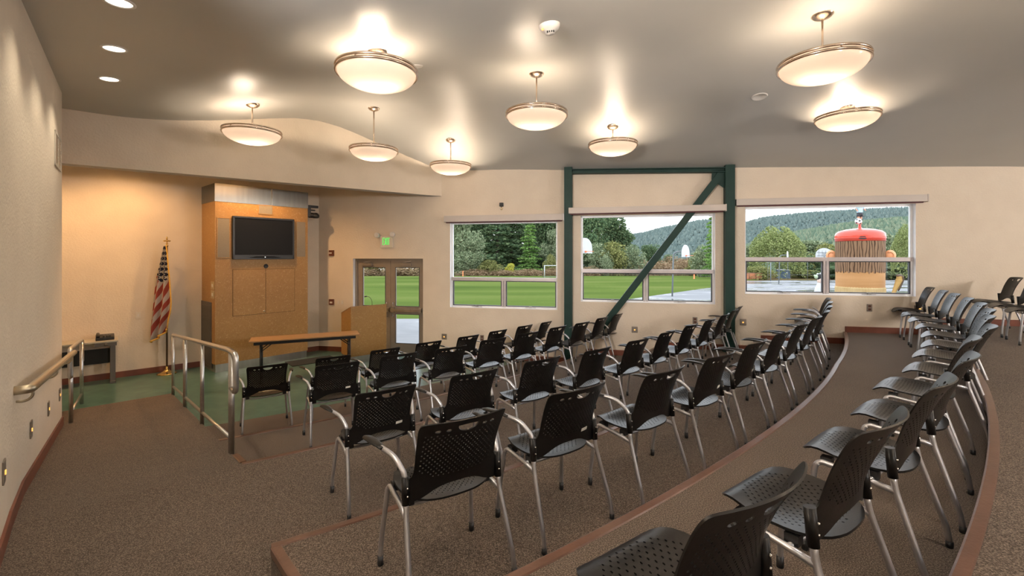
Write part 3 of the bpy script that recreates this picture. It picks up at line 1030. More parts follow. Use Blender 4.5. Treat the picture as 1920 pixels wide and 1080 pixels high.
# ------------------------------------------------------------------ railings
def railing_main():
    root = thing('guard_rail', 'brushed metal guard rail with four posts beside the carpeted ramp', 'railing', r3(T2C))
    ang = math.atan2(RU.y, RU.x)
    root.rotation_euler = (0, 0, ang)
    def zr(s): return -.39 * max(s, 0) / RAMP_L
    L = RAMP_L
    def s_at(px):
        r = ray(px); return (r * T2C.y - T2C.x) / (RU.x - r * RU.y)
    posts = [s_at(434), s_at(379), s_at(347), s_at(324.5)]
    H = .93
    for k, s in enumerate(posts):
        m = MB()
        for d in ((-.024, .024) if k in (0, 2) else (0,)):
            m.tube([(s + d, 0, zr(s) - .02), (s + d, 0, zr(s) + H - .02)], .021, 10)
        m.build('post', M['rail_metal'], root)
    m = MB()
    s0, s1 = posts[0], posts[-1]
    m.tube(fillet([(s0 - .01, .0, zr(s0) + .60), (s0 - .17, 0, zr(s0) + .585), (s0 - .17, 0, zr(s0) + H), (s0 + .12, 0, zr(s0) + H), (s1 + .0, 0, zr(s1) + H), (s1 + .06, 0, zr(s1) + H - .03), (s1 + .06, 0, zr(s1) + .62), (s1, 0, zr(s1) + .62)], .07, 6), .024, 12)
    m.build('handrail', M['rail_metal'], root)
    m = MB()
    for a, b in zip(posts[:-1], posts[1:]): m.tube([(a, 0, zr(a) + .13), (b, 0, zr(b) + .13)], .017, 8)
    m.build('bottom_rail', M['rail_metal'], root)
railing_main()
def railing_left():
    a = on_floor(133, 792, .09); b = on_floor(153, 757, 0.0)
    d = Vector((b.x - a.x, b.y - a.y)); L = d.length
    root = thing('guard_rail', 'short brushed metal rail of two posts past the end of the left wall', 'railing', (a.x, a.y, ramp_z(a)), math.atan2(d.y, d.x))
    H = .93
    dz = -ramp_z(a)
    m = MB(); m.tube([(0, 0, -.02), (0, 0, H - .02)], .022, 10); m.tube([(.05, 0, -.02), (.05, 0, H - .02)], .018, 10); m.build('post', M['rail_metal'], root)
    m = MB(); m.tube([(L, 0, dz - .0), (L, 0, dz + H - .02)], .022, 10); m.build('post', M['rail_metal'], root)
    m = MB(); m.tube(fillet([(.0, 0, .58), (-.09, 0, .58), (-.09, 0, H), (.1, 0, H - .01), (L, 0, dz + H), (L + .06, 0, dz + H - .03), (L + .06, 0, dz + .62), (L, 0, dz + .62)], .06, 6), .024, 12); m.build('handrail', M['rail_metal'], root)
    m = MB(); m.tube([(0, 0, .14), (L, 0, dz + .14)], .017, 8); m.build('bottom_rail', M['rail_metal'], root)
railing_left()
def wall_rail():
    WLp = Plane(LW[1], math.atan2(LW[0].y - LW[1].y, LW[0].x - LW[1].x))   # u runs down the ramp
    Lw = (LW[0] - LW[1]).length
    a = WLp.pix(57, inn=.1)
    root = thing('wall_handrail', 'champagne metal handrail on three curved brackets along the left wall', 'handrail', WLp.P(a, 0, ramp_z(WLp.P(a, 0, 0))), WLp.ang)
    za = WLp.pix(57, 729, .1)[1] - root.location.z
    L = Lw - a - .02
    ze = WLp.pix(118, 682, .1)[1] - root.location.z
    ze = za + ramp_z(LW[0]) - root.location.z + .0
    m = MB()
    m.tube(fillet([(0, 0, za), (0, -.1, za), (L + .12, -.1, ze)], .035), .032, 12)
    m.build('rail', M['bronze_rail'], root)
    for k in range(3):
        s = .12 + k * (L - .3) / 2
        z = za + (ze - za) * s / L
        b = MB()
        b.tube(fillet([(s, -.004, z - .09), (s, -.06, z - .10), (s, -.1, z - .07), (s, -.1, z - .02)], .03), .009, 8)
        b.lathe([(.0001, -.006), (.03, -.006), (.03, 0), (.0001, 0)], (s, 0, z - .09), 14, axis='y')
        b.build('bracket', M['bronze_rail'], root)
    return WLp
WL = wall_rail()
# ------------------------------------------------------------------ media cabinet
CW = CF.pix(577)
C_TOP = zpix(343, CF.P(0, 0, 0).y)
def cab_pix(px, py=None, inn=0.0): return CF.pix(px, py, inn)
def cabinet():
    o0 = CF.P(0, 0, 0)
    root = thing('media_cabinet', 'tall amber strand board media cabinet with steel crown in the alcove', 'cabinet', o0, CF.ang)
    def depth(u):
        lo, hi = 0.0, 3.0
        for _ in range(40):
            mid = (lo + hi) / 2
            q = CF.P(u, -mid, 0)
            if BW.uv(q)[1] > .004: lo = mid
            else: hi = mid
        return lo
    dl, dr = depth(0), depth(CW)
    zc = zpix(377, CF.P(0, 0, 0).y)
    pl = .15
    foot = [(0, 0), (CW, 0), (CW, dr), (0, dl)]
    b = MB(); b.prism(foot, lambda x, y, d: (x, y, d), pl, zc); b.build('body', M['strand'], root)
    ins = [(.012, .02), (CW - .012, .02), (CW - .012, dr), (.012, dl)]
    b = MB(); b.prism(ins, lambda x, y, d: (x, y, d), 0, pl); b.build('plinth', M['steel'], root)
    e = .006
    cr = [(-e, -e), (CW + e, -e), (CW + e, dr), (-e, dl)]
    b = MB(); b.prism(cr, lambda x, y, d: (x, y, d), zc, C_TOP)
    b.build('crown', M['crown_steel'], root)
    us = cab_pix(509.5)
    b = MB(); b.box(us - .008, us + .008, -.012, -.004, zc + .005, C_TOP - .004); b.build('seam_strip', M['chrome'], root)
    # doors
    x0, z1 = cab_pix(436.7, 506); x1, _ = cab_pix(552, 505); xm, _ = cab_pix(498, 505)
    z0 = zpix(592, CF.P(x0, 0, 0).y)
    z0 = (z0 + zpix(583, CF.P(x1, 0, 0).y)) / 2
    b = MB(); b.box(x0 - .007, x1 + .007, -.002, .003, z0 - .007, z1 + .007); b.build('reveal_gap', M['gap'], root)
    for a, c in ((x0, xm - .004), (xm + .004, x1)):
        b = MB(); b.box(a, c, -.006, .004, z0, z1)
        d = b.build('door', M['strand'], root)
        if a == x0:
            k = MB(); k.lathe([(.0001, -.025), (.012, -.025), (.014, -.018), (.008, -.006)], (c - .03, 0, z0 + .05), 12, axis='y'); k.build('knob', M['chrome'], d)
    # speakers in the face
    for (pa, ya, pb, yb) in ((406, 407, 431.5, 484), (555, 414, 573.5, 482.5), (484, 383.5, 512, 402.5)):
        a, zt = cab_pix(pa, ya); c, _ = cab_pix(pb, ya)
        zb = zpix((yb), CF.P((a + c) / 2, 0, 0).y); zt = zpix(ya + 1, CF.P((a + c) / 2, 0, 0).y)
        f = MB(); t = .014
        f.box(a, c, -.008, .002, zb, zb + t); f.box(a, c, -.008, .002, zt - t, zt); f.box(a, a + t, -.008, .002, zb, zt); f.box(c - t, c, -.008, .002, zb, zt)
        s = f.build('speaker_frame', M['strand'], root, merge=False)
        g = MB(); g.box(a + t, c - t, -.005, .002, zb + t, zt - t); g.build('speaker_cloth', M['grille'], s)
    k = MB(); ux, uz = cab_pix(498.7, 499)
    k.lathe([(.0001, -.004), (.034, -.004), (.04, -.012), (.044, 0)], (ux, 0, uz), 20, axis='y'); k.build('cable_port', M['black_plastic'], root)
    # left side: switch plates and louvred lower panel (side plane local x = 0, y = depth)
    def side(px, py):
        r = ray(px)
        p, d = CF.P(0, 0, 0), -CF.n
        k = (r * p.y - p.x) / (d.x - r * d.y)
        return k, zpix(py, p.y + d.y * k)
    ya, za = side(396, 528); yb, _ = side(402, 528)
    for (y0, y1) in ((528, 543), (545, 560)):
        z0 = zpix(y1, CF.P(0, -.1, 0).y); z1 = zpix(y0, CF.P(0, -.1, 0).y)
        m = MB(); m.box(-.007, .002, min(ya, yb), max(ya, yb) - .0, z0, z1)
        s = m.build('switch_plate', M['plate_tan'], root, bev=.002)
        m = MB(); c = (ya + yb) / 2
        m.box(-.012, 0, c - .03, c - .012, (z0 + z1) / 2 - .03, (z0 + z1) / 2 + .03); m.box(-.012, 0, c + .012, c + .03, (z0 + z1) / 2 - .03, (z0 + z1) / 2 + .03)
        m.build('toggle', M['white_plastic'], s, merge=False)
    y0, zt = side(397, 567); y1, _ = side(378, 567)
    m = MB(); m.box(-.01, .002, min(y0, y1), max(y0, y1), .05, zt); v = m.build('vent_panel', M['desk_leg'], root)
    m = MB()
    zz = .1
    while zz < zt - .06:
        m.box(-.016, -.008, min(y0, y1) + .04, max(y0, y1) - .04, zz, zz + .012); zz += .03
    m.build('louvre', M['desk_leg'], v, merge=False)
    # television hangs in front of the body
    ta, tz1 = cab_pix(436.7, 405.5, .05); tb, _ = cab_pix(552, 405.5, .05)
    yc = CF.P((ta + tb) / 2, .05, 0).y
    tz1 = zpix(408, yc); tz0 = zpix(486, yc)
    p = CF.P((ta + tb) / 2, .0, tz0)
    tv = thing('television', 'wide black flat television mounted on the amber cabinet', 'television', p, CF.ang)
    hw = (tb - ta) / 2; h = tz1 - tz0
    m = MB(); t = .035
    m.box(-hw, hw, -.05, -.008, 0, t + .05); m.box(-hw, hw, -.05, -.008, h - t, h); m.box(-hw, -hw + t, -.05, -.008, 0, h); m.box(hw - t, hw, -.05, -.008, 0, h); m.box(-hw, hw, -.03, -.007, 0, h)
    m.build('bezel', M['black_plastic'], tv, merge=False, bev=.004)
    m = MB(); m.box(-hw + t, hw - t, -.038, -.02, t + .05, h - t); m.build('screen', M['screen'], tv)
    m = MB(); m.prism([(-hw * .55, .03), (-hw * .3, .06), (hw * .3, .06), (hw * .55, .03), (hw * .35, .022), (-hw * .35, .022)], lambda x, z, d: (x, d, z), -.056, -.045); m.build('speaker_bar', M['screen'], tv)
    m = MB(); m.lathe([(.0001, -.06), (.008, -.06), (.009, -.05)], (0, 0, .042), 12, axis='y'); m.build('power_light', mat('white_led', (1, 1, 1), .3, emit=(1, 1, 1), estr=1.5), tv)
    # camera on a bracket on the right flank
    zc0 = zpix(408, CF.P(CW, 0, 0).y); zc1 = zpix(384, CF.P(CW, 0, 0).y)
    p = CF.P(CW + .007, -.06, zc0)
    cm = thing('bracket_camera', 'small black camera on a bracket at the right flank of the amber cabinet', 'camera', p, CF.ang)
    H = zc1 - zc0
    m = MB(); m.box(0, .07, -.05, .05, .02, H); m.box(.0, .24, -.035, .035, H - .055, H); m.build('bracket', M['black_plastic'], cm, merge=False, bev=.008)
    m = MB(); m.tube([(.05, 0, H * .62), (.18, 0, H * .62)], .014, 8); m.build('knob', M['black_plastic'], cm)
    m = MB(); m.lathe([(.0001, .0), (.05, 0), (.075, .02), (.08, .06), (.06, .10), (.03, .12), (.0001, .12)], (0.19, 0, 0), 20); m.tube([(.05, 0, .06), (.2, 0, .06)], .058, 14); m.build('camera_body', M['black_plastic'], cm)
    m = MB(); m.tube(fillet([(.03, .02, .01), (.04, .02, -.15), (.02, .03, -.3), (.05, .03, -.36), (.03, .02, -.42), (.005, .03, -.36)], .04), .004, 6); m.build('cable', M['white_plastic'], cm)
cabinet()

# ------------------------------------------------------------------ lectern, table, desk, flag
def lectern():
    A = on_floor(658, 683, 0); 
    ang = math.radians(42)
    pl = Plane((A.x, A.y), ang)
    W = pl.pix(724.5)
    zt = zpix(576, A.y)
    D = .5
    r = ray(640); d = -pl.n
    D = (r * A.y - A.x) / (d.x - r * d.y)
    zb = zpix(587, A.y + d.y * D)
    root = thing('lectern', 'amber strand board lectern with sloping top in front of the double door', 'lectern', A, ang)
    b = MB(); b.prism([(0, .14), (0, zt), (D, zb), (D, .14)], lambda y, z, x: (x, y, z), 0, W); b.build('body', M['strand'], root)
    b = MB(); b.box(.01, W - .01, .015, D - .01, 0, .14); b.build('plinth', M['steel'], root)
    b = MB(); b.prism([(.0, zt - .002), (0, zt + .012), (D, zb + .012), (D, zb - .002)], lambda y, z, x: (x, y, z), -.004, W + .004); b.build('top', M['table_wood'], root)
    p = pl.P(W * .72, -D * .45, zt * .55 + zb * .45 + .012)
    mic = thing('gooseneck_microphone', 'thin black gooseneck microphone standing on the lectern', 'microphone', p, ang)
    m = MB(); m.lathe([(.0001, 0), (.03, 0), (.03, .008), (.012, .02)], (0, 0, 0), 16); m.build('base', M['black_plastic'], mic)
    m = MB(); path = fillet([(0, 0, .01), (0, .0, .13), (-.05, .0, .22), (-.13, 0, .24)], .08, 8); m.tube(path, .005, 8); m.build('neck', mat('olive_gooseneck', (.06, .06, .01), .4), mic)
    m = MB(); m.tube([(-.12, 0, .24), (-.17, 0, .235)], .013, 10); m.build('mic_head', M['black_plastic'], mic)
    # thin black floor mat beside the lectern
    q = on_floor(585, 677, 0.0)
    mt = MB(); mt.box(-.45, .45, -.25, .25, .0, .012)
    o = mt.build('floor_mat', mat('black_rubber_mat', (.02, .022, .022), .6), None, bev=.004)
    o.location = (q.x, q.y, .002); o.rotation_euler = (0, 0, ang)
    tag(o, 'thin dark rubber mat lying on the green floor under the table', 'floor mat')
lectern()

def table():
    z = .735
    a = on_floor(466, 641, z); b = on_floor(675, 626.5, z)
    dx, dy = b.x - a.x, b.y - a.y
    ang = math.atan2(dy, dx); L = math.hypot(dx, dy)
    root = thing('folding_table', 'long narrow wood topped folding table on black legs before the cabinet', 'table', (a.x, a.y, 0), ang)
    W = .46
    m = MB(); m.box(0, L, 0, W, z - .022, z); m.build('tabletop', M['table_wood'], root, bev=.004)
    m = MB(); m.box(.07, L - .07, .03, .05, z - .075, z - .021); m.box(.07, L - .07, W - .05, W - .03, z - .075, z - .021); m.build('apron', M['black_metal'], root, merge=False)
    for x, s in ((.17, 1), (L - .17, -1)):
        for y in (.06, W - .06):
            m = MB(); m.tube([(x, y, z - .03), (x, y, .0)], .014, 8)
            m.tube([(x, y, z - .2), (x + s * .22, y, z - .03)], .009, 6)
            m.build('leg', M['black_metal'], root)
        m = MB(); m.tube([(x, .06, .1), (x, W - .06, .1)], .011, 8); m.tube([(x, .06, z - .15), (x, W - .06, z - .15)], .011, 8); m.build('stretcher', M['black_metal'], root)
table()

def desk():
    u1 = BW.pix(222, inn=.46)
    W, D, z = 1.5, .44, .735
    root = thing('side_desk', 'grey topped office desk with dark metal legs against the alcove wall', 'desk', BW.P(u1, .02, 0), BW.ang)
    m = MB(); m.box(-W, .0, -D, 0, z - .03, z); m.build('desktop', M['desk_top'], root, bev=.006)
    m = MB(); m.box(-W + .06, -.06, -.06, -.04, .30, z - .18); m.build('modesty_panel', M['black_metal'], root)
    for x in (-.07, -W + .07):
        m = MB(); m.box(x - .035, x + .035, -D + .06, -D + .13, .02, z - .03); m.box(x - .035, x + .035, -.13, -.06, .02, z - .03); m.box(x - .04, x + .04, -D + .02, -.03, 0, .04); m.box(x - .04, x + .04, -D + .02, -.03, z - .07, z - .03)
        m.build('leg_frame', M['desk_leg'], root, merge=False, bev=.004)
    m = MB(); m.lathe([(.0001, -.012), (.022, -.012), (.025, 0)], (-.16, -D - .0, z - .06), 16, axis='y')
    m.box(-.3, -.02, -D + .004, -D + .02, z - .09, z - .03); m.build('lock_rail', M['desk_leg'], root)
    up = BW.pix(197, inn=.26)
    p = BW.P(min(up, u1 - .15), .27, z)
    ph = thing('desk_telephone', 'black desk telephone on the grey desk', 'telephone', p, BW.ang)
    m = MB(); m.prism([(-.11, 0), (.11, 0), (.11, .05), (-.11, .085)], lambda y, q, x: (x, -y, q), -.12, .12); m.build('phone_base', M['black_plastic'], ph, bev=.008)
    m = MB(); m.tube(fillet([(-.09, -.09, .06), (-.09, -.07, .085), (-.09, .06, .10), (-.09, .09, .085)], .03), .024, 10); m.build('handset', M['black_plastic'], ph)
    m = MB()
    for i in range(3):
        for j in range(4): m.box(-.03 + i * .04, -.005 + i * .04, -.08 + j * .032, -.06 + j * .032, .07, .082)
    m.build('keypad', M['desk_leg'], ph, merge=False)
desk()

def flag_mats():
    m = mat('flag_cloth', (.5, .1, .1), .85)
    t = NT(m)
    uvn = t.n('UVMap'); sep = t.n('SeparateXYZ'); t.l(uvn.outputs[0], sep.inputs[0])
    U, V = sep.outputs['X'], sep.outputs['Y']
    def math_(op, a, b=None):
        nd = t.n('Math', operation=op)
        for i, v in enumerate((a, b)):
            if v is None: continue
            if hasattr(v, 'links'): t.l(v, nd.inputs[i])
            else: nd.inputs[i].default_value = v
        return nd.outputs[0]
    stripe = math_('LESS_THAN', math_('FRACT', math_('ADD', math_('MULTIPLY', U, 2.9), math_('MULTIPLY', V, 6.4))), .5)
    base = t.mix(stripe, (.44, .38, .34), (.27, .040, .026))
    dip = math_('SUBTRACT', .44, math_('MULTIPLY', math_('ABSOLUTE', math_('SUBTRACT', U, .5)), .16))
    canton = math_('LESS_THAN', V, dip)
    # five pointed stars on an offset grid
    cu = math_('MULTIPLY', U, 2.6); cv = math_('MULTIPLY', V, 16.0)
    def star(ou, ov):
        fu = math_('SUBTRACT', math_('FRACT', math_('ADD', cu, ou)), .5); fv = math_('SUBTRACT', math_('FRACT', math_('ADD', cv, ov)), .5)
        rr = math_('SQRT', math_('ADD', math_('MULTIPLY', fu, fu), math_('MULTIPLY', fv, fv)))
        an = math_('ARCTAN2', fv, fu)
        lim = math_('ADD', .24, math_('MULTIPLY', math_('COSINE', math_('MULTIPLY', an, 5.0)), .09))
        return math_('LESS_THAN', rr, lim)
    st = math_('MAXIMUM', star(0, 0), star(.5, .5))
    blue = t.mix(st, (.009, .010, .030), (.50, .45, .38))
    t.l(t.mix(canton, base, blue), t.b.inputs['Base Color'])
    return m
def flag():
    A = on_floor(313, 701, 0)
    root = thing('flag_stand', 'tall dark pole on a round brass foot holding a draped flag', 'flagpole', A)
    ztop = zpix(462, A.y)
    m = MB(); m.lathe([(.0001, 0), (.15, 0), (.152, .012), (.13, .022), (.09, .035), (.05, .06), (.03, .085), (.022, .11), (.018, .14), (.0001, .14)], (0, 0, 0), 32); m.build('base', M['brass'], root)
    m = MB(); m.tube([(0, 0, .1), (0, 0, ztop)], .016, 10); m.build('pole', M['pole_wood'], root)
    m = MB(); m.lathe([(.0001, 0), (.022, 0), (.022, .02), (.012, .03), (.018, .05), (.010, .06), (.008, .10)], (0, 0, ztop), 14)
    m.ball((0, 0, ztop + .10), .022); m.ball((-.04, 0, ztop + .10), (.03, .012, .014)); m.ball((.04, 0, ztop + .10), (.03, .012, .014)); m.ball((0, 0, ztop + .145), (.014, .012, .035))
    m.build('finial', M['brass'], root)
    # draped cloth: hoist along the pole top, folds falling to the lower left
    X = Vector((1, 0, 0)); 
    nu, nv = 36, 34
    uv = {}
    vs, fs = [], []
    k = A.y / FPX
    # outline rows: (t, left px, right px) measured from the pole
    rows = [(0, -3, 1, 460), (.12, -7, 4, 478), (.25, -11, 6, 497), (.4, -17, 9, 520), (.55, -21, 12, 548), (.7, -24, 14, 575), (.82, -27, 13, 598), (.92, -29, 10, 618), (1, -29, 8, 640)]
    def row(t):
        for a, b in zip(rows[:-1], rows[1:]):
            if a[0] <= t <= b[0]:
                q = (t - a[0]) / (b[0] - a[0]); return [a[i] + (b[i] - a[i]) * q for i in range(4)]
    for j in range(nv):
        t = j / (nv - 1)
        _, l, r, y = row(t)
        for i in range(nu):
            s = i / (nu - 1)
            fold = math.sin(s * PI * 5.2 + t * 1.2) * (.012 + .045 * t) * (1 - .3 * s)
            x = (l + (r - l) * s) * k
            # hem rises towards the right
            zy = y - (26 * max(0, t - .6) / .4) * s ** 1.3
            z = zpix(zy, A.y)
            vs.append((x, -.035 + fold - .03 * t, z))
    for j in range(nv - 1):
        for i in range(nu - 1): fs.append((j * nu + i, j * nu + i + 1, (j + 1) * nu + i + 1, (j + 1) * nu + i))
    m = MB(); m.add(vs, fs, 0, True)
    fo = m.build('flag', flag_mats(), root, merge=False)
    me = fo.data
    ul = me.uv_layers.new(name='UVMap')
    for lp in me.loops:
        j, i = divmod(lp.vertex_index, nu)
        s, t = i / (nu - 1), j / (nu - 1)
        ul.data[lp.index].uv = (s, t)
    sm = fo.modifiers.new('thickness', 'SOLIDIFY'); sm.thickness = .004
    g = MB()
    hem = [Vector(vs[(nv - 1) * nu + i]) for i in range(nu)]
    g.tube([h + Vector((0, 0, -.012)) for h in hem], .018, 6, sx=.6)
    g.build('fringe', M['gold'], fo)
    g = MB(); g.tube([Vector(vs[j * nu + nu - 1]) + Vector((.005, 0, 0)) for j in range(nv)], .010, 6)
    g.build('fringe', M['gold'], fo)
flag()

# ------------------------------------------------------------------ small things on the walls
def plate(pl, px, py, w, h, name, label, cat, m, group=None, kind='steplight', inn=0.0, depth=.008):
    u, z = pl.pix(px, py, inn)
    root = thing(name, label, cat, pl.P(u, inn + .001, z), pl.ang, group)
    b = MB(); b.box(-w / 2, w / 2, -depth, 0, -h / 2, h / 2); b.build('plate', M[m], root, bev=.002)
    if kind == 'steplight':
        b = MB(); b.box(-w * .11, w * .11, -depth - .005, -depth + .002, -h * .12, h * .06); b.build('lens', M['glow'], root)
    elif kind == 'outlet':
        for dz in (-h * .22, h * .22):
            b = MB(); b.box(-w * .26, w * .26, -depth - .004, 0, dz - h * .14, dz + h * .14); b.box(-w * .12, -w * .06, -depth - .006, -depth, dz - .01, dz + .012, 1); b.box(w * .06, w * .12, -depth - .006, -depth, dz - .01, dz + .012, 1)
            b.build('socket', [M['plate_brown'] if m == 'plate' else M['plate_white'], M['dark']], root, merge=False)
    elif kind == 'switch':
        b = MB(); b.box(-w * .14, w * .14, -depth - .006, 0, -h * .2, h * .2); b.build('toggle', M['white_plastic'], root)
    return root
for i, (px, py, lab) in enumerate(((833, 631, 'step light with orange glow on the wall beside the double door'), (1190, 618, 'step light low on the wall under the middle window'), (1393, 604, 'step light right of the green steel column'), (1724, 579, 'wide step light behind the last chairs of the armless row'))):
    plate(WW, px, py, .115 if i < 3 else .16, .12, 'step_light', lab, 'step light', 'plate', 'step lights on the window wall')
for px, py, lab in ((904, 634, 'bronze power outlet on the wall under the window nearest the door'), (1303, 601, 'bronze power outlet on the wall left of the right green column'), (1630, 577, 'bronze power outlet on the wall under the window with the red capped head')):
    plate(WW, px, py, .085, .13, 'wall_outlet', lab, 'outlet', 'plate', 'outlets on the window wall', 'outlet')
WL2 = Plane(LW[2], math.atan2(LW[1].y - LW[2].y, LW[1].x - LW[2].x))
plate(WL2, 5.5, 885, .09, .14, 'step_light', 'step light on the ramp wall, nearest the viewer and cut by the picture edge', 'step light', 'plate', 'step lights on the ramp wall')
for px, py, lab in ((57, 805, 'step light on the ramp wall, second up from the frame edge'), (90, 766, 'step light on the ramp wall, third along under the handrail'), (111, 740, 'step light on the ramp wall, last one by the wall end')):
    plate(WL, px, py, .09, .14, 'step_light', lab, 'step light', 'plate', 'step lights on the ramp wall')
plate(BW, 259, 591, .075, .12, 'switch_plate', 'ivory wall plate on the alcove wall left of the flag', 'switch', 'plate_white', kind='switch')
plate(WW, 635, 567, .05, .09, 'switch_plate', 'ivory switch plate left of the double door', 'switch', 'plate_white', 'switch plates by the door', 'switch')
plate(WW, 642, 567, .05, .09, 'switch_plate', 'ivory switch plate touching the edge of the door opening', 'switch', 'plate_white', 'switch plates by the door', 'switch')
def strobe(px, py, name, label, kind):
    u, z = WW.pix(px, py)
    root = thing(name, label, 'alarm', WW.P(u, .001, z), WW.ang)
    m = MB(); m.box(-.06, .06, -.035, 0, -.065, .065); m.build('housing', M['plate_brown'], root, bev=.008)
    m = MB()
    if kind: m.box(-.05, .015, -.048, -.03, -.012, .012)
    else: m.box(-.03, .03, -.042, -.03, -.03, .008)
    m.build('strobe_lens' if kind else 'pull_handle', M['white_plastic'], root, bev=.003)
strobe(622.5, 474.5, 'alarm_strobe', 'small brown alarm box with white lens high on the wall left of the door', True)
strobe(622.5, 566, 'pull_station', 'small brown pull station with white handle at switch height by the door', False)

def exit_sign():
    u, z = WW.pix(726.5, 454)
    s = WW.P(u, 0, 0).y / FPX
    root = thing('exit_sign', 'white emergency sign with green EXIT letters and two lamp heads above the door', 'exit sign', WW.P(u, .002, z), WW.ang)
    w, h = 12.7 * s, 10.5 * s
    m = MB(); m.box(-w, w, -.045, 0, -h, h); m.build('housing', M['plate_white'], root, bev=.006)
    g = mat('green_letters', (.02, .5, .08), .5, emit=(.03, .75, .10), estr=.8)
    m = MB()
    lh, lw, t = 6.8 * s, 2.0 * s, .86 * s
    def bar(x0, z0, x1, z1):
        d = Vector((x1 - x0, z1 - z0)); nn = Vector((-d.y, d.x)).normalized() * t / 2
        m.prism([(x0 + nn.x, z0 + nn.y), (x1 + nn.x, z1 + nn.y), (x1 - nn.x, z1 - nn.y), (x0 - nn.x, z0 - nn.y)], lambda x, q, d_: (x, d_, q), -.05, -.044)
    x = -7.6 * s; z0, z1 = -lh * .75 + .0, lh * 1.15
    zm = (z0 + z1) / 2; e = t / 2
    bar(x + e, z0, x + e, z1); bar(x, z0 + e, x + 3 * s, z0 + e); bar(x, z1 - e, x + 3 * s, z1 - e); bar(x, zm, x + 2.6 * s, zm)
    x += 3.9 * s; bar(x, z0, x + 4 * s, z1); bar(x, z1, x + 4 * s, z0)
    x += 5.3 * s; bar(x, z0, x, z1)
    x += 1.2 * s; bar(x, z1 - e, x + 3.8 * s, z1 - e); bar(x + 1.9 * s, z0, x + 1.9 * s, z1)
    m.build('lettering', g, root, merge=False)
    for d in (-1, 1):
        hx = (-18.5 if d < 0 else 13.0) * s; hz = (12.8 if d < 0 else 14.0) * s
        m = MB(); m.tube([(d * w * .9, -.03, h * .9), (hx, -.05, hz)], .012, 8)
        m.lathe([(.0001, -.02), (.05, -.03), (.06, -.06), (.056, -.10), (.045, -.105), (.0001, -.095)], (hx, 0, hz), 20, axis='y')
        m.build('lamp_head', M['white_plastic'], root)
exit_sign()
def sensor():
    u, z = WW.pix(941, 385)
    root = thing('wall_sensor', 'tiny black sensor with hanging loop on the wall above the first window', 'sensor', WW.P(u, .001, z), WW.ang)
    m = MB(); m.box(-.04, .04, -.07, 0, -.03, .05); m.build('body', M['black_plastic'], root, bev=.01)
    m = MB(); m.tube(fillet([(0, -.03, -.03), (.0, -.03, -.06), (.02, -.03, -.08), (0, -.03, -.1), (-.02, -.03, -.085)], .02), .006, 6); m.build('loop', M['brass'], root)
sensor()
def wall_vent():
    a, z1 = WL.pix(101.5, 241); b, _ = WL.pix(112.5, 250)
    z1 = zpix(243, WL.P(a, 0, 0).y); z0 = zpix(309, WL.P(a, 0, 0).y)
    root = thing('wall_vent', 'tall louvred air vent high on the left wall near its end', 'vent', WL.P((a + b) / 2, .001, z0), WL.ang)
    w, h = (b - a) / 2, z1 - z0
    m = MB(); t = .03
    m.box(-w, w, -.012, 0, 0, t); m.box(-w, w, -.012, 0, h - t, h); m.box(-w, -w + t, -.012, 0, 0, h); m.box(w - t, w, -.012, 0, 0, h); m.box(-w + t, w - t, -.002, 0, t, h - t, 1)
    f = m.build('frame', [M['vent'], M['desk_leg']], root, merge=False)
    m = MB(); k = 0
    z = t + .01
    while z < h - t:
        m.add([(-w + t, -.002, z), (w - t, -.002, z), (w - t, -.011, z + .012), (-w + t, -.011, z + .012)], [(0, 1, 2, 3)]); z += .022
    m.box(-.006, .006, -.012, 0, t, h - t)
    m.build('louvres', M['vent'], f, merge=False)
wall_vent()

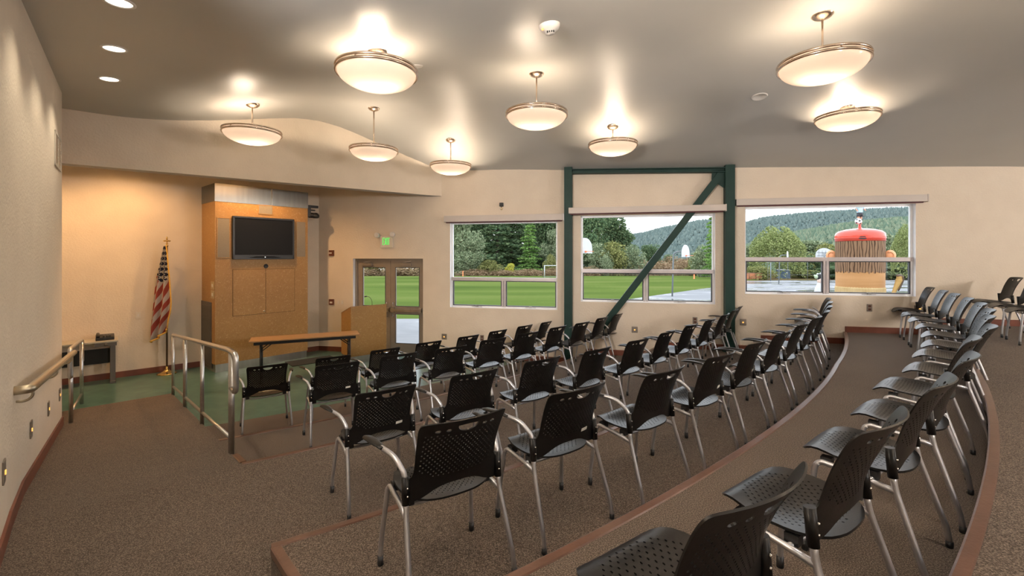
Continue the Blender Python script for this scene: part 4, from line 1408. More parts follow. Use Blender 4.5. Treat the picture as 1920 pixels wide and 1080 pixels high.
# ------------------------------------------------------------------ ceiling fittings
PEND_LAB = ('bowl pendant lamp hanging over the alcove opening, leftmost of all', 'large bowl pendant lamp hanging between the recessed lights and the sensor', 'bowl pendant lamp on a long stem in front of the curved soffit', 'smallest bowl pendant lamp, farthest off by the soffit end',
            'bowl pendant lamp on a long stem above the window nearest the door', 'bowl pendant lamp above the middle window by the green steel frame', 'largest tilted looking bowl pendant lamp at the upper right', 'bowl pendant lamp close to the ceiling under the largest one')
def pendant(px, cy, ry, Y, label, R=.40, power=1.0):
    x = ray(px) * Y
    zc = ceil_z(x, Y)
    zr = min(zpix(ry, Y), zc - .1)
    root = thing('pendant_lamp', label, 'pendant lamp', (x, Y, zr), 0, 'bowl pendant lamps')
    H = zc - zr
    m = MB(); m.lathe([(.0001, H - .055), (.03, H - .05), (.075, H - .03), (.098, H - .006), (.1, H + .015)], (0, 0, 0), 32); m.build('canopy', M['nickel'], root)
    m = MB(); m.tube([(0, 0, .0), (0, 0, H - .04)], .010, 10); m.build('stem', M['nickel'], root)
    for z in (.032, -.006):
        m = MB(); m.lathe([(R - .012, z - .011), (R + .004, z - .012), (R + .008, z), (R + .004, z + .012), (R - .012, z + .011), (R - .012, z - .011)], (0, 0, 0), 72); m.build('ring', M['nickel'], root)
    m = MB()
    for k in range(6):
        a = 2 * PI * k / 6 + .3
        c, s = math.cos(a), math.sin(a)
        m.tube([(c * (R - .002), s * (R - .002), -.01), (c * (R - .002), s * (R - .002), .04)], .006, 6)
    for k in range(3):
        a = 2 * PI * k / 3 + .3
        m.tube([(0, 0, .02), (math.cos(a) * (R - .01), math.sin(a) * (R - .01), .02)], .005, 6)
    m.build('ring_strut', M['nickel'], root, merge=False)
    m = MB()
    prof = [(R - .016, .036)] + [((R - .016) * math.sin(t), -.165 * math.cos(t) + .0) for t in np.linspace(PI / 2, .0005, 16)]
    m.lathe(prof, (0, 0, 0), 72); m.build('glass_bowl', M['lamp_glass'], root)
    for sx in (-.07, .07):
        b = MB(); b.tube([(sx * .25, 0, -.045), (sx * .6, 0, -.045)], .013, 10); b.build('lamp_holder', M['white_plastic'], root)
        ld = bpy.data.lights.new('bulb', 'POINT')
        ld.energy = PENDANT_W * power; ld.color = WARM; ld.shadow_soft_size = .035
        lo = bpy.data.objects.new('bulb', ld); COL.objects.link(lo)
        lo.parent = root; lo.location = (sx, 0, -.045)
for a, l in zip(PENDANTS, PEND_LAB): pendant(*a, l)
# extra pendants added out of view to brighten the ceiling and tiers
for x, y, w in ((1.0, 2.3, 'above the fourth armchair row'), (5.6, 2.2, 'above the armless row'), (2.6, -.6, 'over the top tier'), (8.6, 3.4, 'near the right end of the window wall')):
    z = ceil_z(x, y) - .42
    pendant(960 + x / y * FPX, 0, Y0 - (z - ZC) * FPX / y, y, 'bowl pendant lamp outside the picture, hanging ' + w, power=7.0)

def tilt(root, p):
    e = .05
    n = Vector((-(ceil_z(p.x + e, p.y) - ceil_z(p.x - e, p.y)) / (2 * e), -(ceil_z(p.x, p.y + e) - ceil_z(p.x, p.y - e)) / (2 * e), 1)).normalized()
    root.rotation_euler = Vector((0, 0, 1)).rotation_difference(n).to_euler()
def downlight(p, label, watts=None, R=.085):
    root = thing('recessed_light', label, 'recessed light', p, 0, 'recessed ceiling lights')
    tilt(root, p)
    m = MB(); m.lathe([(R + .02, .004), (R + .02, -.006), (R, -.008), (R - .004, .02)], (0, 0, 0), 36); m.build('trim_ring', M['white_plastic'], root)
    m = MB(); m.lathe([(R - .002, -.002), (.0001, -.002)], (0, 0, 0), 36); m.build('lens', M['downlight'], root)
    ld = bpy.data.lights.new('downlight', 'SPOT')
    ld.energy = watts or DOWN_W; ld.color = (1.0, .86, .66); ld.spot_size = math.radians(118); ld.spot_blend = .6; ld.shadow_soft_size = .07
    lo = bpy.data.objects.new('downlight', ld); COL.objects.link(lo); lo.parent = root; lo.location = (0, 0, -.02)
    return root
for px, py, l in ((223, 4, 'round recessed ceiling light cut by the top edge, nearest of three'), (214, 91, 'round recessed ceiling light, middle of the three over the ramp'), (205, 148, 'round recessed ceiling light, last of the three toward the alcove')):
    downlight(on_ceiling(px, py), l)
# one more downlight added out of view to brighten the landing
downlight(Vector((-1.6, 1.9, ceil_z(-1.6, 1.9))), 'round recessed ceiling light over the landing, outside the picture')
def disc_fit(p, prof, name, label, cat, m='white_plastic'):
    root = thing(name, label, cat, p)
    tilt(root, p)
    mb = MB(); mb.lathe(prof, (0, 0, 0), 32); mb.build('housing', M[m], root)
    return root
sd = disc_fit(on_ceiling(1030, 47), [(.0001, -.085), (.045, -.085), (.05, -.06), (.085, -.05), (.1, -.02), (.105, .01)], 'smoke_detector', 'white smoke detector on the ceiling left of the largest pendant', 'smoke detector')
m = MB()
for k in range(4): m.box(-.035 + k * .02, -.025 + k * .02, -.052, -.03, -.083, -.068)
m.build('grille_slot', M['dark'], sd, merge=False)
m = MB(); m.ball((-.075, -.05, -.05), .012, 0, 8, 6); m.build('indicator', M['glow'], sd)
disc_fit(on_ceiling(1424, 181), [(.0001, -.006), (.085, -.006), (.09, -.012), (.105, -.008), (.108, .01)], 'ceiling_cover_plate', 'flat white round cover plate on the ceiling by the right pendants', 'cover plate')
disc_fit(on_ceiling(779, 124), [(.0001, -.006), (.075, -.006), (.08, -.010), (.09, .006)], 'ceiling_cover_plate', 'flat white round cover plate on the ceiling behind the large pendant', 'cover plate')  # thin flat white disc set against the ceiling

# fill downlights added out of view, above and behind the viewer
for k, (x, y, w) in enumerate(((2.2, 1.6, 'over the fourth row'), (4.6, .4, 'over the armless row'), (7.2, 1.6, 'over the top tier'), (8.8, 3.6, 'near the window wall end'), (-.6, -1.2, 'over the rear of the aisle'), (3.0, -2.2, 'over the rear of the top tier'))):
    q = downlight(Vector((x, y, ceil_z(x, y))), 'recessed ceiling light outside the picture, ' + w, REAR_FILL_W)
    for c in q.children:
        if c.type == 'LIGHT': c.data.shadow_soft_size = .12; c.data.color = (1.0, .92, .84); c.data.spot_size = math.radians(160); c.data.spot_blend = .8

# unseen fill floods added behind the viewer, tilted up towards the ceiling and the far walls
for k, (x, y, z, tx, ty) in enumerate(((-1.95, -.6, 2.9, -2.0, 9), (4.2, -2.95, 3.0, 2.5, 9), (11.3, .9, 3.0, 4.0, 8))):
    root = thing('wall_floodlight', 'rear wall floodlight outside the picture, %s from the ramp wall' % ('first', 'second', 'third')[k], 'floodlight', (x, y, z), math.atan2(ty - y, tx - x) - PI / 2, 'rear wall floodlights')
    m = MB(); m.lathe([(.0001, -.1), (.2, -.1), (.44, 0), (.47, .04), (.42, .03), (.0001, -.04)], (0, 0, .05), 40, axis='y'); m.build('dish_reflector', M['white_plastic'], root)
    ld = bpy.data.lights.new('flood', 'SPOT'); ld.energy = FLOOD_FILL_W * (1.9, 0.95, 1.55)[k]; ld.color = (1.0, .92, .86); ld.spot_size = math.radians(125); ld.spot_blend = .7; ld.shadow_soft_size = .4
    lo = bpy.data.objects.new('flood', ld); COL.objects.link(lo); lo.parent = root; lo.location = (0, .46, .05); lo.rotation_euler = (math.radians(90 + 24), 0, 0)

# alcove downlights behind the soffit
for k, (u, i) in enumerate(((-4.9, 1.05), (-3.4, .9), (-1.5, 1.3))):
    p = BW.P(u, i, 3.95)
    root = thing('recessed_light', 'warm recessed light in the alcove ceiling hidden behind the soffit, %s from the window wall' % ('third', 'second', 'first')[k], 'recessed light', p, 0, 'alcove recessed lights')
    m = MB(); m.lathe([(.1, .004), (.1, -.006), (.08, -.008), (.08, .003), (.0001, .003)], (0, 0, 0), 32); m.build('trim_ring', M['white_plastic'], root)
    ld = bpy.data.lights.new('alcove_spot', 'SPOT'); ld.energy = ALCOVE_W * (1.0, 1.0, 1.6)[k]; ld.color = (1.0, .58, .26); ld.spot_size = math.radians(150); ld.spot_blend = .7; ld.shadow_soft_size = .06
    lo = bpy.data.objects.new('alcove_spot', ld); COL.objects.link(lo); lo.parent = root; lo.location = (0, 0, -.03)
# ------------------------------------------------------------------ outdoors
def gz(Y): return -.15 - .027 * max(0.0, Y - 12.0)
def ground_pt(px, py):
    lo, hi = 11.0, 400.0
    for _ in range(60):
        Y = (lo + hi) / 2
        if Y0 + (ZC - gz(Y)) * FPX / Y > py: lo = Y
        else: hi = Y
    return Vector((ray(px) * Y, Y, gz(Y)))
M['grass'] = noisy('mown_grass', [(.25, (.052, .080, .020)), (.5, (.085, .118, .028)), (.75, (.130, .150, .046))], .12, .9, .3, 40, 'World', 8, cscale=(.35, 1, 1), spec=0.0)
def wet_asphalt():
    m = mat('wet_asphalt', (.3, .31, .33), .5)
    t = NT(m)
    v = t.coord('World', (.55, 1, 1))
    f = t.noise(v, .20, 4, .55, dist=.8)
    t.l(t.ramp(f, [(.40, (.22, .222, .225)), (.49, (.27, .27, .272)), (.52, (.075, .08, .078)), (.8, (.095, .10, .095))]), t.b.inputs['Base Color'])
    t.l(t.ramp(f, [(.48, (.95, .95, .95)), (.52, (.12, .12, .12))]), t.b.inputs['Roughness'])
    t.l(t.ramp(f, [(.48, (.0, .0, .0)), (.52, (.4, .4, .4))]), t.b.inputs['Specular IOR Level'])
    return m
M['asphalt'] = wet_asphalt()
M['dirt_grass'] = noisy('dry_meadow', [(.25, (.06, .065, .022)), (.5, (.12, .09, .045)), (.75, (.15, .088, .05))], .09, .95, 0, coord='World', detail=7, spec=0.0)
M['court_line'] = mat('court_paint', (.75, .75, .72), .6)

P1, P2, P3 = ground_pt(1150, 566), ground_pt(1337, 539), ground_pt(1400, 526)
def gq(pts): return [(p[0], p[1], gz(p[1]) + (p[2] if len(p) > 2 else 0)) for p in pts]
def ground_strip(name, poly, m, lift, kind_label):
    """terrain patch following the slope: poly clipped into rows"""
    mb = MB()
    ys = sorted({p[1] for p in poly} | {12.0})
    ys = [y for y in ys if min(p[1] for p in poly) <= y <= max(p[1] for p in poly)]
    def span(y):
        xs = []
        n = len(poly)
        for i in range(n):
            a, b = poly[i], poly[(i + 1) % n]
            if a[1] == b[1]:
                if abs(a[1] - y) < 1e-9: xs += [a[0], b[0]]
                continue
            t = (y - a[1]) / (b[1] - a[1])
            if -1e-9 <= t <= 1 + 1e-9: xs.append(a[0] + (b[0] - a[0]) * t)
        return min(xs), max(xs)
    for a, b in zip(ys[:-1], ys[1:]):
        la, ra = span(a + 1e-7); lb, rb = span(b - 1e-7)
        mb.add([(la, a, gz(a) + lift), (ra, a, gz(a) + lift), (rb, b, gz(b) + lift), (lb, b, gz(b) + lift)], [(0, 1, 2, 3)])
    o = mb.build(name, m, merge=True)
    return struct(o, kind_label)
ground_strip('ground_meadow', [(-260, 11.0), (420, 11.0), (420, 420), (-260, 420)], M['dirt_grass'], -.06, 'dry brown and green meadow beyond the playing field')
FY = 118.0
ground_strip('ground_field', [(-150, 11.2), (12, 11.2), (60, FY), (-150, FY)], M['grass'], 0, 'green mown playing field outside the windows')
ground_strip('ground_pavement', [(-40, 10.0), (60, 6.0), (125, 77), (P3.x, P3.y), (P2.x, P2.y), (P1.x, P1.y), (-3, 17.6), (-40, 17.6)], M['asphalt'], .03, 'wet grey asphalt court outside the right windows')

def foliage_mat(name, cols, transl=.25):
    m = bpy.data.materials.new(name)
    m.use_nodes = True
    t = m.node_tree
    b = t.nodes['Principled BSDF']
    b.inputs['Roughness'].default_value = .7
    b.inputs['Specular IOR Level'].default_value = .05
    g = t.nodes.new('ShaderNodeNewGeometry')
    r = t.nodes.new('ShaderNodeValToRGB')
    el = r.color_ramp.elements
    while len(el) < len(cols): el.new(.5)
    for i, (e, c) in enumerate(zip(el, cols)):
        e.position = i / (len(cols) - 1); e.color = (*c, 1)
    t.links.new(g.outputs['Random Per Island'], r.inputs[0])
    t.links.new(r.outputs[0], b.inputs['Base Color'])
    tr = t.nodes.new('ShaderNodeBsdfTranslucent')
    t.links.new(r.outputs[0], tr.inputs[0])
    mx = t.nodes.new('ShaderNodeMixShader')
    mx.inputs[0].default_value = transl
    t.links.new(b.outputs[0], mx.inputs[1]); t.links.new(tr.outputs[0], mx.inputs[2])
    t.links.new(mx.outputs[0], t.nodes['Material Output'].inputs['Surface'])
    return m
M['fir'] = foliage_mat('dark_fir_needles', [(0.070, 0.117, 0.062), (0.114, 0.177, 0.085), (0.189, 0.247, 0.117)])  # needle greens raised paler, distance haze put into the colour
M['fir_light'] = foliage_mat('bright_conifer_needles', [(0.095, 0.189, 0.047), (0.177, 0.307, 0.083), (0.282, 0.413, 0.130)])
M['oak'] = foliage_mat('grey_green_leaves', [(0.117, 0.161, 0.085), (0.213, 0.260, 0.146), (0.365, 0.399, 0.247)])
M['olive'] = foliage_mat('olive_shrub_leaves', [(0.128, 0.141, 0.048), (0.226, 0.236, 0.081), (0.344, 0.335, 0.136)])
M['yellow'] = foliage_mat('yellow_shrub_leaves', [(0.307, 0.307, 0.045), (0.471, 0.453, 0.076), (0.597, 0.562, 0.154)])
M['willow'] = foliage_mat('pale_willow_leaves', [(0.164, 0.200, 0.069), (0.263, 0.307, 0.117), (0.399, 0.426, 0.190)])
M['russet'] = foliage_mat('russet_bramble_leaves', [(0.200, 0.145, 0.076), (0.307, 0.200, 0.124), (0.362, 0.281, 0.154)])
M['hillwood'] = foliage_mat('distant_blue_green_forest', [(.100, .138, .128), (.130, .170, .155), (.165, .205, .180)], .1)  # aerial haze put into the leaf colour as pale blue green
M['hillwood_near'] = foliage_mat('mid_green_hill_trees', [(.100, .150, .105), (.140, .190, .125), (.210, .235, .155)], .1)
M['bark'] = noisy('bark', [(.3, (.05, .038, .028)), (.7, (.10, .08, .06))], 3, .9)

def leaves_mesh(name, pts, size, m, flat=.6):
    """one quad per point, randomly turned"""
    n = len(pts)
    P = np.asarray(pts)
    a = rng.normal(size=(n, 3)); a[:, 2] *= flat; a /= np.linalg.norm(a, axis=1)[:, None] + 1e-9
    r = rng.normal(size=(n, 3)); b = np.cross(a, r); b /= np.linalg.norm(b, axis=1)[:, None] + 1e-9
    s = (size * rng.uniform(.55, 1.3, n))[:, None]
    V = np.stack([P - a * s - b * s * .6, P + a * s - b * s * .6, P + a * s * .8 + b * s * .6, P - a * s * .8 + b * s * .6], 1).reshape(-1, 3)
    me = bpy.data.meshes.new(name)
    me.from_pydata(V.tolist(), [], np.arange(4 * n).reshape(n, 4).tolist())
    me.materials.append(m)
    return me
def conifer_pts(h, r, n, layers=14, droop=.25):
    out = []
    for _ in range(n):
        t = rng.uniform(0, 1) ** 1.25
        lay = (math.floor(t * layers) + rng.uniform(.0, .55)) / layers
        R = r * (1 - lay) ** .75 * (1 - .25 * math.cos(lay * 40)) + .1
        q = math.sqrt(rng.uniform(.12, 1)); a = rng.uniform(0, 2 * PI)
        R *= .8 + .3 * math.sin(a * 3 + lay * 17)
        out.append((R * q * math.cos(a), R * q * math.sin(a), h * (.06 + .94 * lay) - droop * R * q))
    return out
def round_pts(h, r, n, blobs=16, low=.25):
    out = []
    B = []
    for _ in range(blobs):
        t = rng.uniform(low, 1); w = math.sin(PI * min(max((t - low * .6) / (1.05 - low * .6), .05), .97)) ** .6
        a = rng.uniform(0, 2 * PI); q = rng.uniform(0, .75) * r * w
        B.append((q * math.cos(a), q * math.sin(a), h * t * .88, r * rng.uniform(.28, .48)))
    for i in range(n):
        x, y, z, R = B[i % blobs]
        d = rng.normal(size=3); d /= np.linalg.norm(d); d *= R * rng.uniform(.72, 1.05)
        out.append((x + d[0], y + d[1], max(.1, z + d[2] * .8)))
    return out
def willow_pts(h, r, n):
    out = []
    for i in range(n):
        a = rng.uniform(0, 2 * PI); q = math.sqrt(rng.uniform(.05, 1)); top = h * (1 - .38 * q * q) * (1 - .07 * math.sin(a * 5 + q * 3))
        z = top - rng.uniform(0, 1) ** 1.4 * h * .62 * (.35 + .65 * q)
        out.append((r * q * math.cos(a) + rng.normal() * .15, r * q * math.sin(a) + rng.normal() * .15, max(.3, z)))
    return out
KINDS = {}
def kind_mesh(key, pts_fn, size, m, flat=.6):
    if key not in KINDS: KINDS[key] = leaves_mesh('foliage_' + key, pts_fn(), size, m, flat)
    return KINDS[key]
def trunk_mesh(key, h, r):
    k = 'trunk' + key
    if k not in KINDS:
        mb = MB(); mb.tube([(0, 0, -.5), (.02 * h, 0, h * .35), (0, .02 * h, h * .75)], [r, r * .75, r * .25], 8); KINDS[k] = mb.mesh('trunk', M['bark'])
    return KINDS[k]
PLANTS = {
    'fir': (lambda: conifer_pts(30, 7.0, 9000), .36, 'fir', 30, .55, .35),
    'spire': (lambda: conifer_pts(30, 4.6, 7500, 18), .30, 'fir_light', 30, .45, .35),
    'oak': (lambda: round_pts(18, 7.5, 9500, 34, .12), .29, 'oak', 18, .5, .7),
    'dark_oak': (lambda: round_pts(22, 8.5, 10000, 36, .15), .33, 'fir', 22, .6, .7),
    'olive': (lambda: round_pts(8, 5.2, 5500, 24, .08), .20, 'olive', 8, .2, .7),
    'grey_bush': (lambda: round_pts(8, 5.2, 5500, 24, .08), .19, 'oak', 8, .2, .7),
    'yellow': (lambda: round_pts(5, 3.4, 3200, 18, .05), .15, 'yellow', 5, .12, .7),
    'willow': (lambda: willow_pts(14, 9, 12000), .24, 'willow', 14, .5, .25),
    'russet': (lambda: round_pts(2.6, 4.5, 5000, 26, .03), .13, 'russet', 2.6, .08, .7)}
def plant(kind, name, px, Y, ytop, label, cat, group, wpx=None, zb=None, ybase=None):
    """stand a plant so that its top meets ytop in the photo's frame and its width wpx"""
    fn, size, m, h0, tr, flat = PLANTS[kind]
    x = ray(px) * Y
    z0 = gz(Y) if zb is None else zb
    if ybase is not None: z0 = zpix(ybase, Y)
    h = zpix(ytop, Y) - z0
    root = thing(name, label, cat, (x, Y, z0 - .05), rng.uniform(0, 6.28), group)
    me = kind_mesh(kind, fn, size, M[m], flat)
    P = np.array([v.co for v in me.vertices]) if kind + 'w' not in KINDS else None
    if P is not None: KINDS[kind + 'w'] = (np.percentile(P[:, 2], 99.3), np.percentile(np.hypot(P[:, 0], P[:, 1]), 96))
    top, rad = KINDS[kind + 'w']
    s = h / top
    w = s if wpx is None else wpx / 2 * Y / FPX / rad
    for nm, me_ in (('crown', me), ('trunk', trunk_mesh(kind, h0, tr))):
        o = bpy.data.objects.new(nm, me_); COL.objects.link(o); o.parent = root; o.scale = (w, w, s)
    return root
TG = 'trees beyond the playing field'
w1 = 'seen through the window nearest the door'
for a in (
    ('oak', 868, 128, 398, 'pale grey lichen covered tree at the left edge, ' + w1, 70, None),
    ('dark_oak', 888, 150, 385, 'tall dark broadleaf tree behind the pale one, ' + w1, 76, None),
    ('fir', 930, 142, 372, 'broad dark fir standing left of centre, ' + w1, 88, None),
    ('fir', 962, 150, 380, 'second dark fir overlapping the broad one, ' + w1, 80, None),
    ('spire', 993, 134, 396, 'slim bright green conifer right of centre, ' + w1, 40, None),
    ('dark_oak', 1022, 146, 392, 'rounded dark tree right of the slim conifer, ' + w1, 72, None),
    ('oak', 1040, 136, 432, 'grey green tree at the right edge, ' + w1, 52, None),
    ('oak', 880, 124, 452, 'drooping pale tree low at the left, ' + w1, 50, None),
    ('dark_oak', 862, 172, 372, 'tall dark tree behind at far left, ' + w1, 84, None),
    ('fir', 905, 176, 366, 'tall rear fir between dark tree and fir, ' + w1, 80, None),
    ('fir', 990, 174, 362, 'tall rear fir behind the slim conifer, ' + w1, 84, None),
    ('dark_oak', 1012, 168, 372, 'tall dark tree behind right of the conifer, ' + w1, 70, None),
    ('dark_oak', 948, 178, 366, 'dark crown between the two firs, ' + w1, 80, None),
    ('fir', 1046, 172, 372, 'tall rear fir at the right edge, ' + w1, 70, None),
    ('dark_oak', 800, 140, 395, 'dark tree hidden by the wall between door and first window', 80, None),
    ('dark_oak', 1108, 140, 396, 'tall dark tree at the left edge of the middle window', 70, None),
    ('dark_oak', 1142, 148, 402, 'dark tree stepping down to the right in the middle window', 66, None),
    ('dark_oak', 1168, 150, 428, 'lower dark tree ending the left clump in the middle window', 54, None),
    ('oak', 1068, 144, 400, 'dark green tree behind the left green steel column', 60, None),
    ('olive', 1150, 126, 455, 'yellowish olive tree below the dark clump in the middle window', 66, None),
    ('grey_bush', 1120, 124, 458, 'pale grey tree behind the cut off backboard in the middle window', 60, None),
    ('grey_bush', 1180, 128, 462, 'pale bushy tree at the edge of the olive one in the middle window', 52, None),
    ('dark_oak', 1219, 170, 460, 'small round dark tree standing alone left of the brace', 38, None),
    ('oak', 1255, 176, 478, 'low tree half hidden by the green brace', 36, None),
    ('spire', 1336, 90, 385, 'tall dark conifer at the right edge of the middle window', 34, None),
    ('grey_bush', 1322, 104, 462, 'grey green tree below the conifer in the middle window', 46, None),
    ('olive', 1308, 120, 474, 'olive shrub tree right of the single backboard', 44, None),
    ('willow', 1457, 92, 428, 'big pale willow in the right window', 92, None),
    ('oak', 1405, 110, 462, 'mid green tree left of the willow in the right window', 40, None),
    ('oak', 1520, 120, 452, 'grey green tree between willow and red capped head', 70, None),
    ('olive', 1552, 110, 458, 'yellow green tree behind the fan backboard', 60, None),
    ('dark_oak', 1500, 98, 478, 'dark tree low behind the blue cabin', 60, None),
    ('oak', 1600, 120, 448, 'tree hidden behind the red capped head', 70, None),
    ('oak', 1655, 112, 440, 'green tree to the right of the red cap', 60, None),
    ('willow', 1702, 78, 425, 'pale tree at the right edge of the right window', 50, None),
    ('dark_oak', 1690, 92, 478, 'dark leafy tree low behind the tan carved piece', 60, None),
    ('dark_oak', 1545, 96, 486, 'dark low tree below the rail beside the red capped head', 50, None)):
    kind, px, Y, yt, lab, wpx, yb = a
    plant(kind, {'fir': 'fir_tree', 'spire': 'conifer_tree', 'willow': 'willow_tree'}.get(kind, 'leafy_tree'), px, Y, yt, lab, 'tree', TG, wpx, ybase=yb)
SG = 'shrubs along the field edge'
sh = (
    ('yellow', 959, 121, 494, 'bright yellow bush below the firs, ' + w1, 22),
    ('olive', 915, 124, 488, 'wide olive shrub left of the yellow bush, ' + w1, 52),
    ('grey_bush', 862, 122, 486, 'grey shrub in the lower left corner, ' + w1, 40),
    ('olive', 1033, 123, 478, 'tall pale shrub behind the goal frame, ' + w1, 26),
    ('olive', 700, 122, 476, 'green bank of shrubs seen through the left door leaf', 60),
    ('olive', 745, 124, 474, 'green bank of shrubs seen through the right door leaf', 60),
    ('olive', 790, 122, 478, 'green shrubs just right of the double door', 60),
    ('russet', 690, 119.5, 500, 'brown dry brush seen through the left door leaf', 80),
    ('russet', 760, 119.5, 500, 'brown dry brush seen through the right door leaf', 80),
    ('russet', 890, 120, 505, 'brown bramble patch left along the field edge, ' + w1, 70),
    ('russet', 990, 120, 505, 'brown bramble patch right of the yellow bush, ' + w1, 70),
    ('russet', 1036, 120.5, 503, 'brown bramble behind the white goal, ' + w1, 44),
    ('russet', 940, 120.5, 506, 'low bramble under the yellow bush, ' + w1, 60),
    ('grey_bush', 1136, 119, 480, 'round grey green shrub before the dry meadow, middle window', 26),
    ('russet', 1110, 119.5, 500, 'brown grass clump at the left of the middle window', 50),
    ('russet', 1186, 160, 484, 'reddish bracken slope left of the brace in the middle window', 90),
    ('russet', 1262, 165, 484, 'reddish bracken slope behind the hoop pole', 90),
    ('russet', 1226, 140, 492, 'lower russet bracken patch crossing behind the brace', 90),
    ('olive', 1310, 119, 492, 'dry olive shrub band right of the middle window', 60),
    ('russet', 1300, 130, 488, 'russet bracken under the right backboard', 70),
    ('olive', 1425, 82, 500, 'olive hedge left of the blue cabin', 70),
    ('olive', 1512, 92, 506, 'low hedge right of the blue cabin', 70),
    ('dark_oak', 1560, 82, 500, 'dark hedge behind the left ear of the head', 60),
    ('oak', 1680, 81, 500, 'leafy hedge behind the tan carved piece', 90))
for kind, px, Y, yt, lab, wpx in sh:
    plant(kind, 'bramble' if kind == 'russet' else 'shrub', px, Y, yt, lab, 'shrub', SG, wpx)

# hills with forest
def hill(name, fn_ridge, px0, px1, Yr, zfoot, m, tree_h, count, label, treelabel, Yf):
    mb = MB()
    nx, ny = 40, 10
    vs = []
    for j in range(ny):
        t = j / (ny - 1)
        Y = Yf + (Yr - Yf) * t
        for i in range(nx):
            px = px0 + (px1 - px0) * i / (nx - 1)
            zr = zpix(fn_ridge(px), Yr) - tree_h * .5
            z = zfoot + (zr - zfoot) * math.sin(t * PI / 2) ** 1.2
            vs.append((ray(px) * Y, Y, z))
    mb.add(vs, [(j * nx + i, j * nx + i + 1, (j + 1) * nx + i + 1, (j + 1) * nx + i) for j in range(ny - 1) for i in range(nx - 1)], 0, True)
    # back slope so the hill is solid from other sides
    r = vs[-nx:]
    mb.add(r + [(x * 1.5, y * 1.5, zfoot) for x, y, z in r], [(i, i + 1, nx + i + 1, nx + i) for i in range(nx - 1)], 0, True)
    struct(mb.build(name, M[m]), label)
    V, F = [], []
    for _ in range(count):
        t = 1 - rng.uniform(0, 1) ** 1.6
        px = rng.uniform(px0, px1)
        Y = Yf + (Yr - Yf) * t
        zr = zpix(fn_ridge(px), Yr) - tree_h * .5
        z = zfoot + (zr - zfoot) * math.sin(t * PI / 2) ** 1.2
        x = ray(px) * Y
        h = tree_h * rng.uniform(.55, 1.25); w = h * rng.uniform(.30, .55)
        a0 = rng.uniform(0, 6.28)
        for (zb, zt, q) in ((-.2, .6, 1.0), (.2, .85, .85), (.45, 1.0, .6)):
            s = len(V)
            for k in range(5):
                a = a0 + k * 2 * PI / 5
                V.append((x + w * q * math.cos(a) * rng.uniform(.7, 1.2), Y + w * q * math.sin(a), z + h * zb))
            V.append((x + rng.normal() * w * .1, Y, z + h * zt))
            for k in range(5): F.append((s + k, s + (k + 1) % 5, s + 5))
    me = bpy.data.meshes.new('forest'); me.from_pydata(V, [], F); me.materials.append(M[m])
    o = bpy.data.objects.new('forest', me); COL.objects.link(o)
    tag(o, treelabel, 'forest', kind='stuff')
def interp(tab):
    xs, ys = [a for a, b in tab], [b for a, b in tab]
    return lambda px: float(np.interp(px, xs, ys))
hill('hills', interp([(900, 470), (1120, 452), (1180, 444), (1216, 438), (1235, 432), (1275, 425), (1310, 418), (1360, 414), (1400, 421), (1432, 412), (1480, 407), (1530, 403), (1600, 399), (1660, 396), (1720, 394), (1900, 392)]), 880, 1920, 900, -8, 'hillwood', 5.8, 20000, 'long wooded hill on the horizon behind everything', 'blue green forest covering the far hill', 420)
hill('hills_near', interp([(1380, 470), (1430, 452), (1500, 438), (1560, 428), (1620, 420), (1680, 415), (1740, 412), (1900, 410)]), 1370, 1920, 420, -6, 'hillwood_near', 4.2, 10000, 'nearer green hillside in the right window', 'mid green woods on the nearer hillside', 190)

# basketball hoops
M['backboard'] = noisy('white_backboard', [(.3, (.46, .47, .48)), (.7, (.52, .525, .53))], 3, .5)
M['galv'] = mat('galvanised_pole', (.17, .185, .19), .6, .0, .2)
M['orange'] = mat('orange_paint', (.85, .19, .05), .5)
def hoop(px, ytop, ybot, Y, yaw, label, pole_px=None, ybase=None):
    zt, zb = zpix(ytop, Y), zpix(ybot, Y)
    h = zt - zb; w = h * 1.52
    x = ray(px) * Y
    root = thing('basketball_hoop', label, 'basketball hoop', (x, Y, gz(Y)), yaw, 'basketball hoops on the court')
    z0 = zb - gz(Y)
    pts = [(-w / 2, 0), (w / 2, 0)] + [(w / 2 * math.cos(a), h * .28 + h * .72 * math.sin(a)) for a in np.linspace(0, PI, 15)]
    m = MB(); m.prism(pts, lambda a, b, d: (a, d, z0 + b), -.025, .025); b = m.build('backboard', M['backboard'], root)
    m = MB()
    for q in np.linspace(-.3, .3, 4): m.box(q * w - .01, q * w + .01, .025, .05, z0 + h * .1, z0 + h * .75)
    for q in (.15, .5): m.box(-w * .4, w * .4, .025, .05, z0 + h * q, z0 + h * q + .03)
    m.build('bracing', M['galv'], b, merge=False)
    r = .23
    m = MB(); m.tube([(r * math.cos(a), -.06 - r + r * math.sin(a), z0 + h * .12) for a in np.linspace(0, 2 * PI, 20)], .012, 6); m.box(-.06, .06, -.08, -.02, z0 + h * .06, z0 + h * .16); m.build('rim', M['orange'], root, merge=False)
    m = MB()
    top = z0 + h * .45
    m.tube(fillet([(0, .04, top), (0, .85, top), (0, .95, -.3)], .45, 8), .055, 10); m.build('pole', M['galv'], root)
    return root
hoop(1097, 446, 475, 25.5, math.radians(45), 'fan backboard cut by the left edge of the middle window')
hoop(1285.5, 459, 482, 31.0, math.radians(47), 'narrow turned fan backboard on a curved pole right of the green brace')
hoop(1476.7, 471, 484.5, 56.0, math.radians(52), 'edge on white backboard in front of the willow')
hoop(1545, 465, 482.5, 43.0, math.radians(146), 'fan backboard showing its braced back, left of the red capped head')

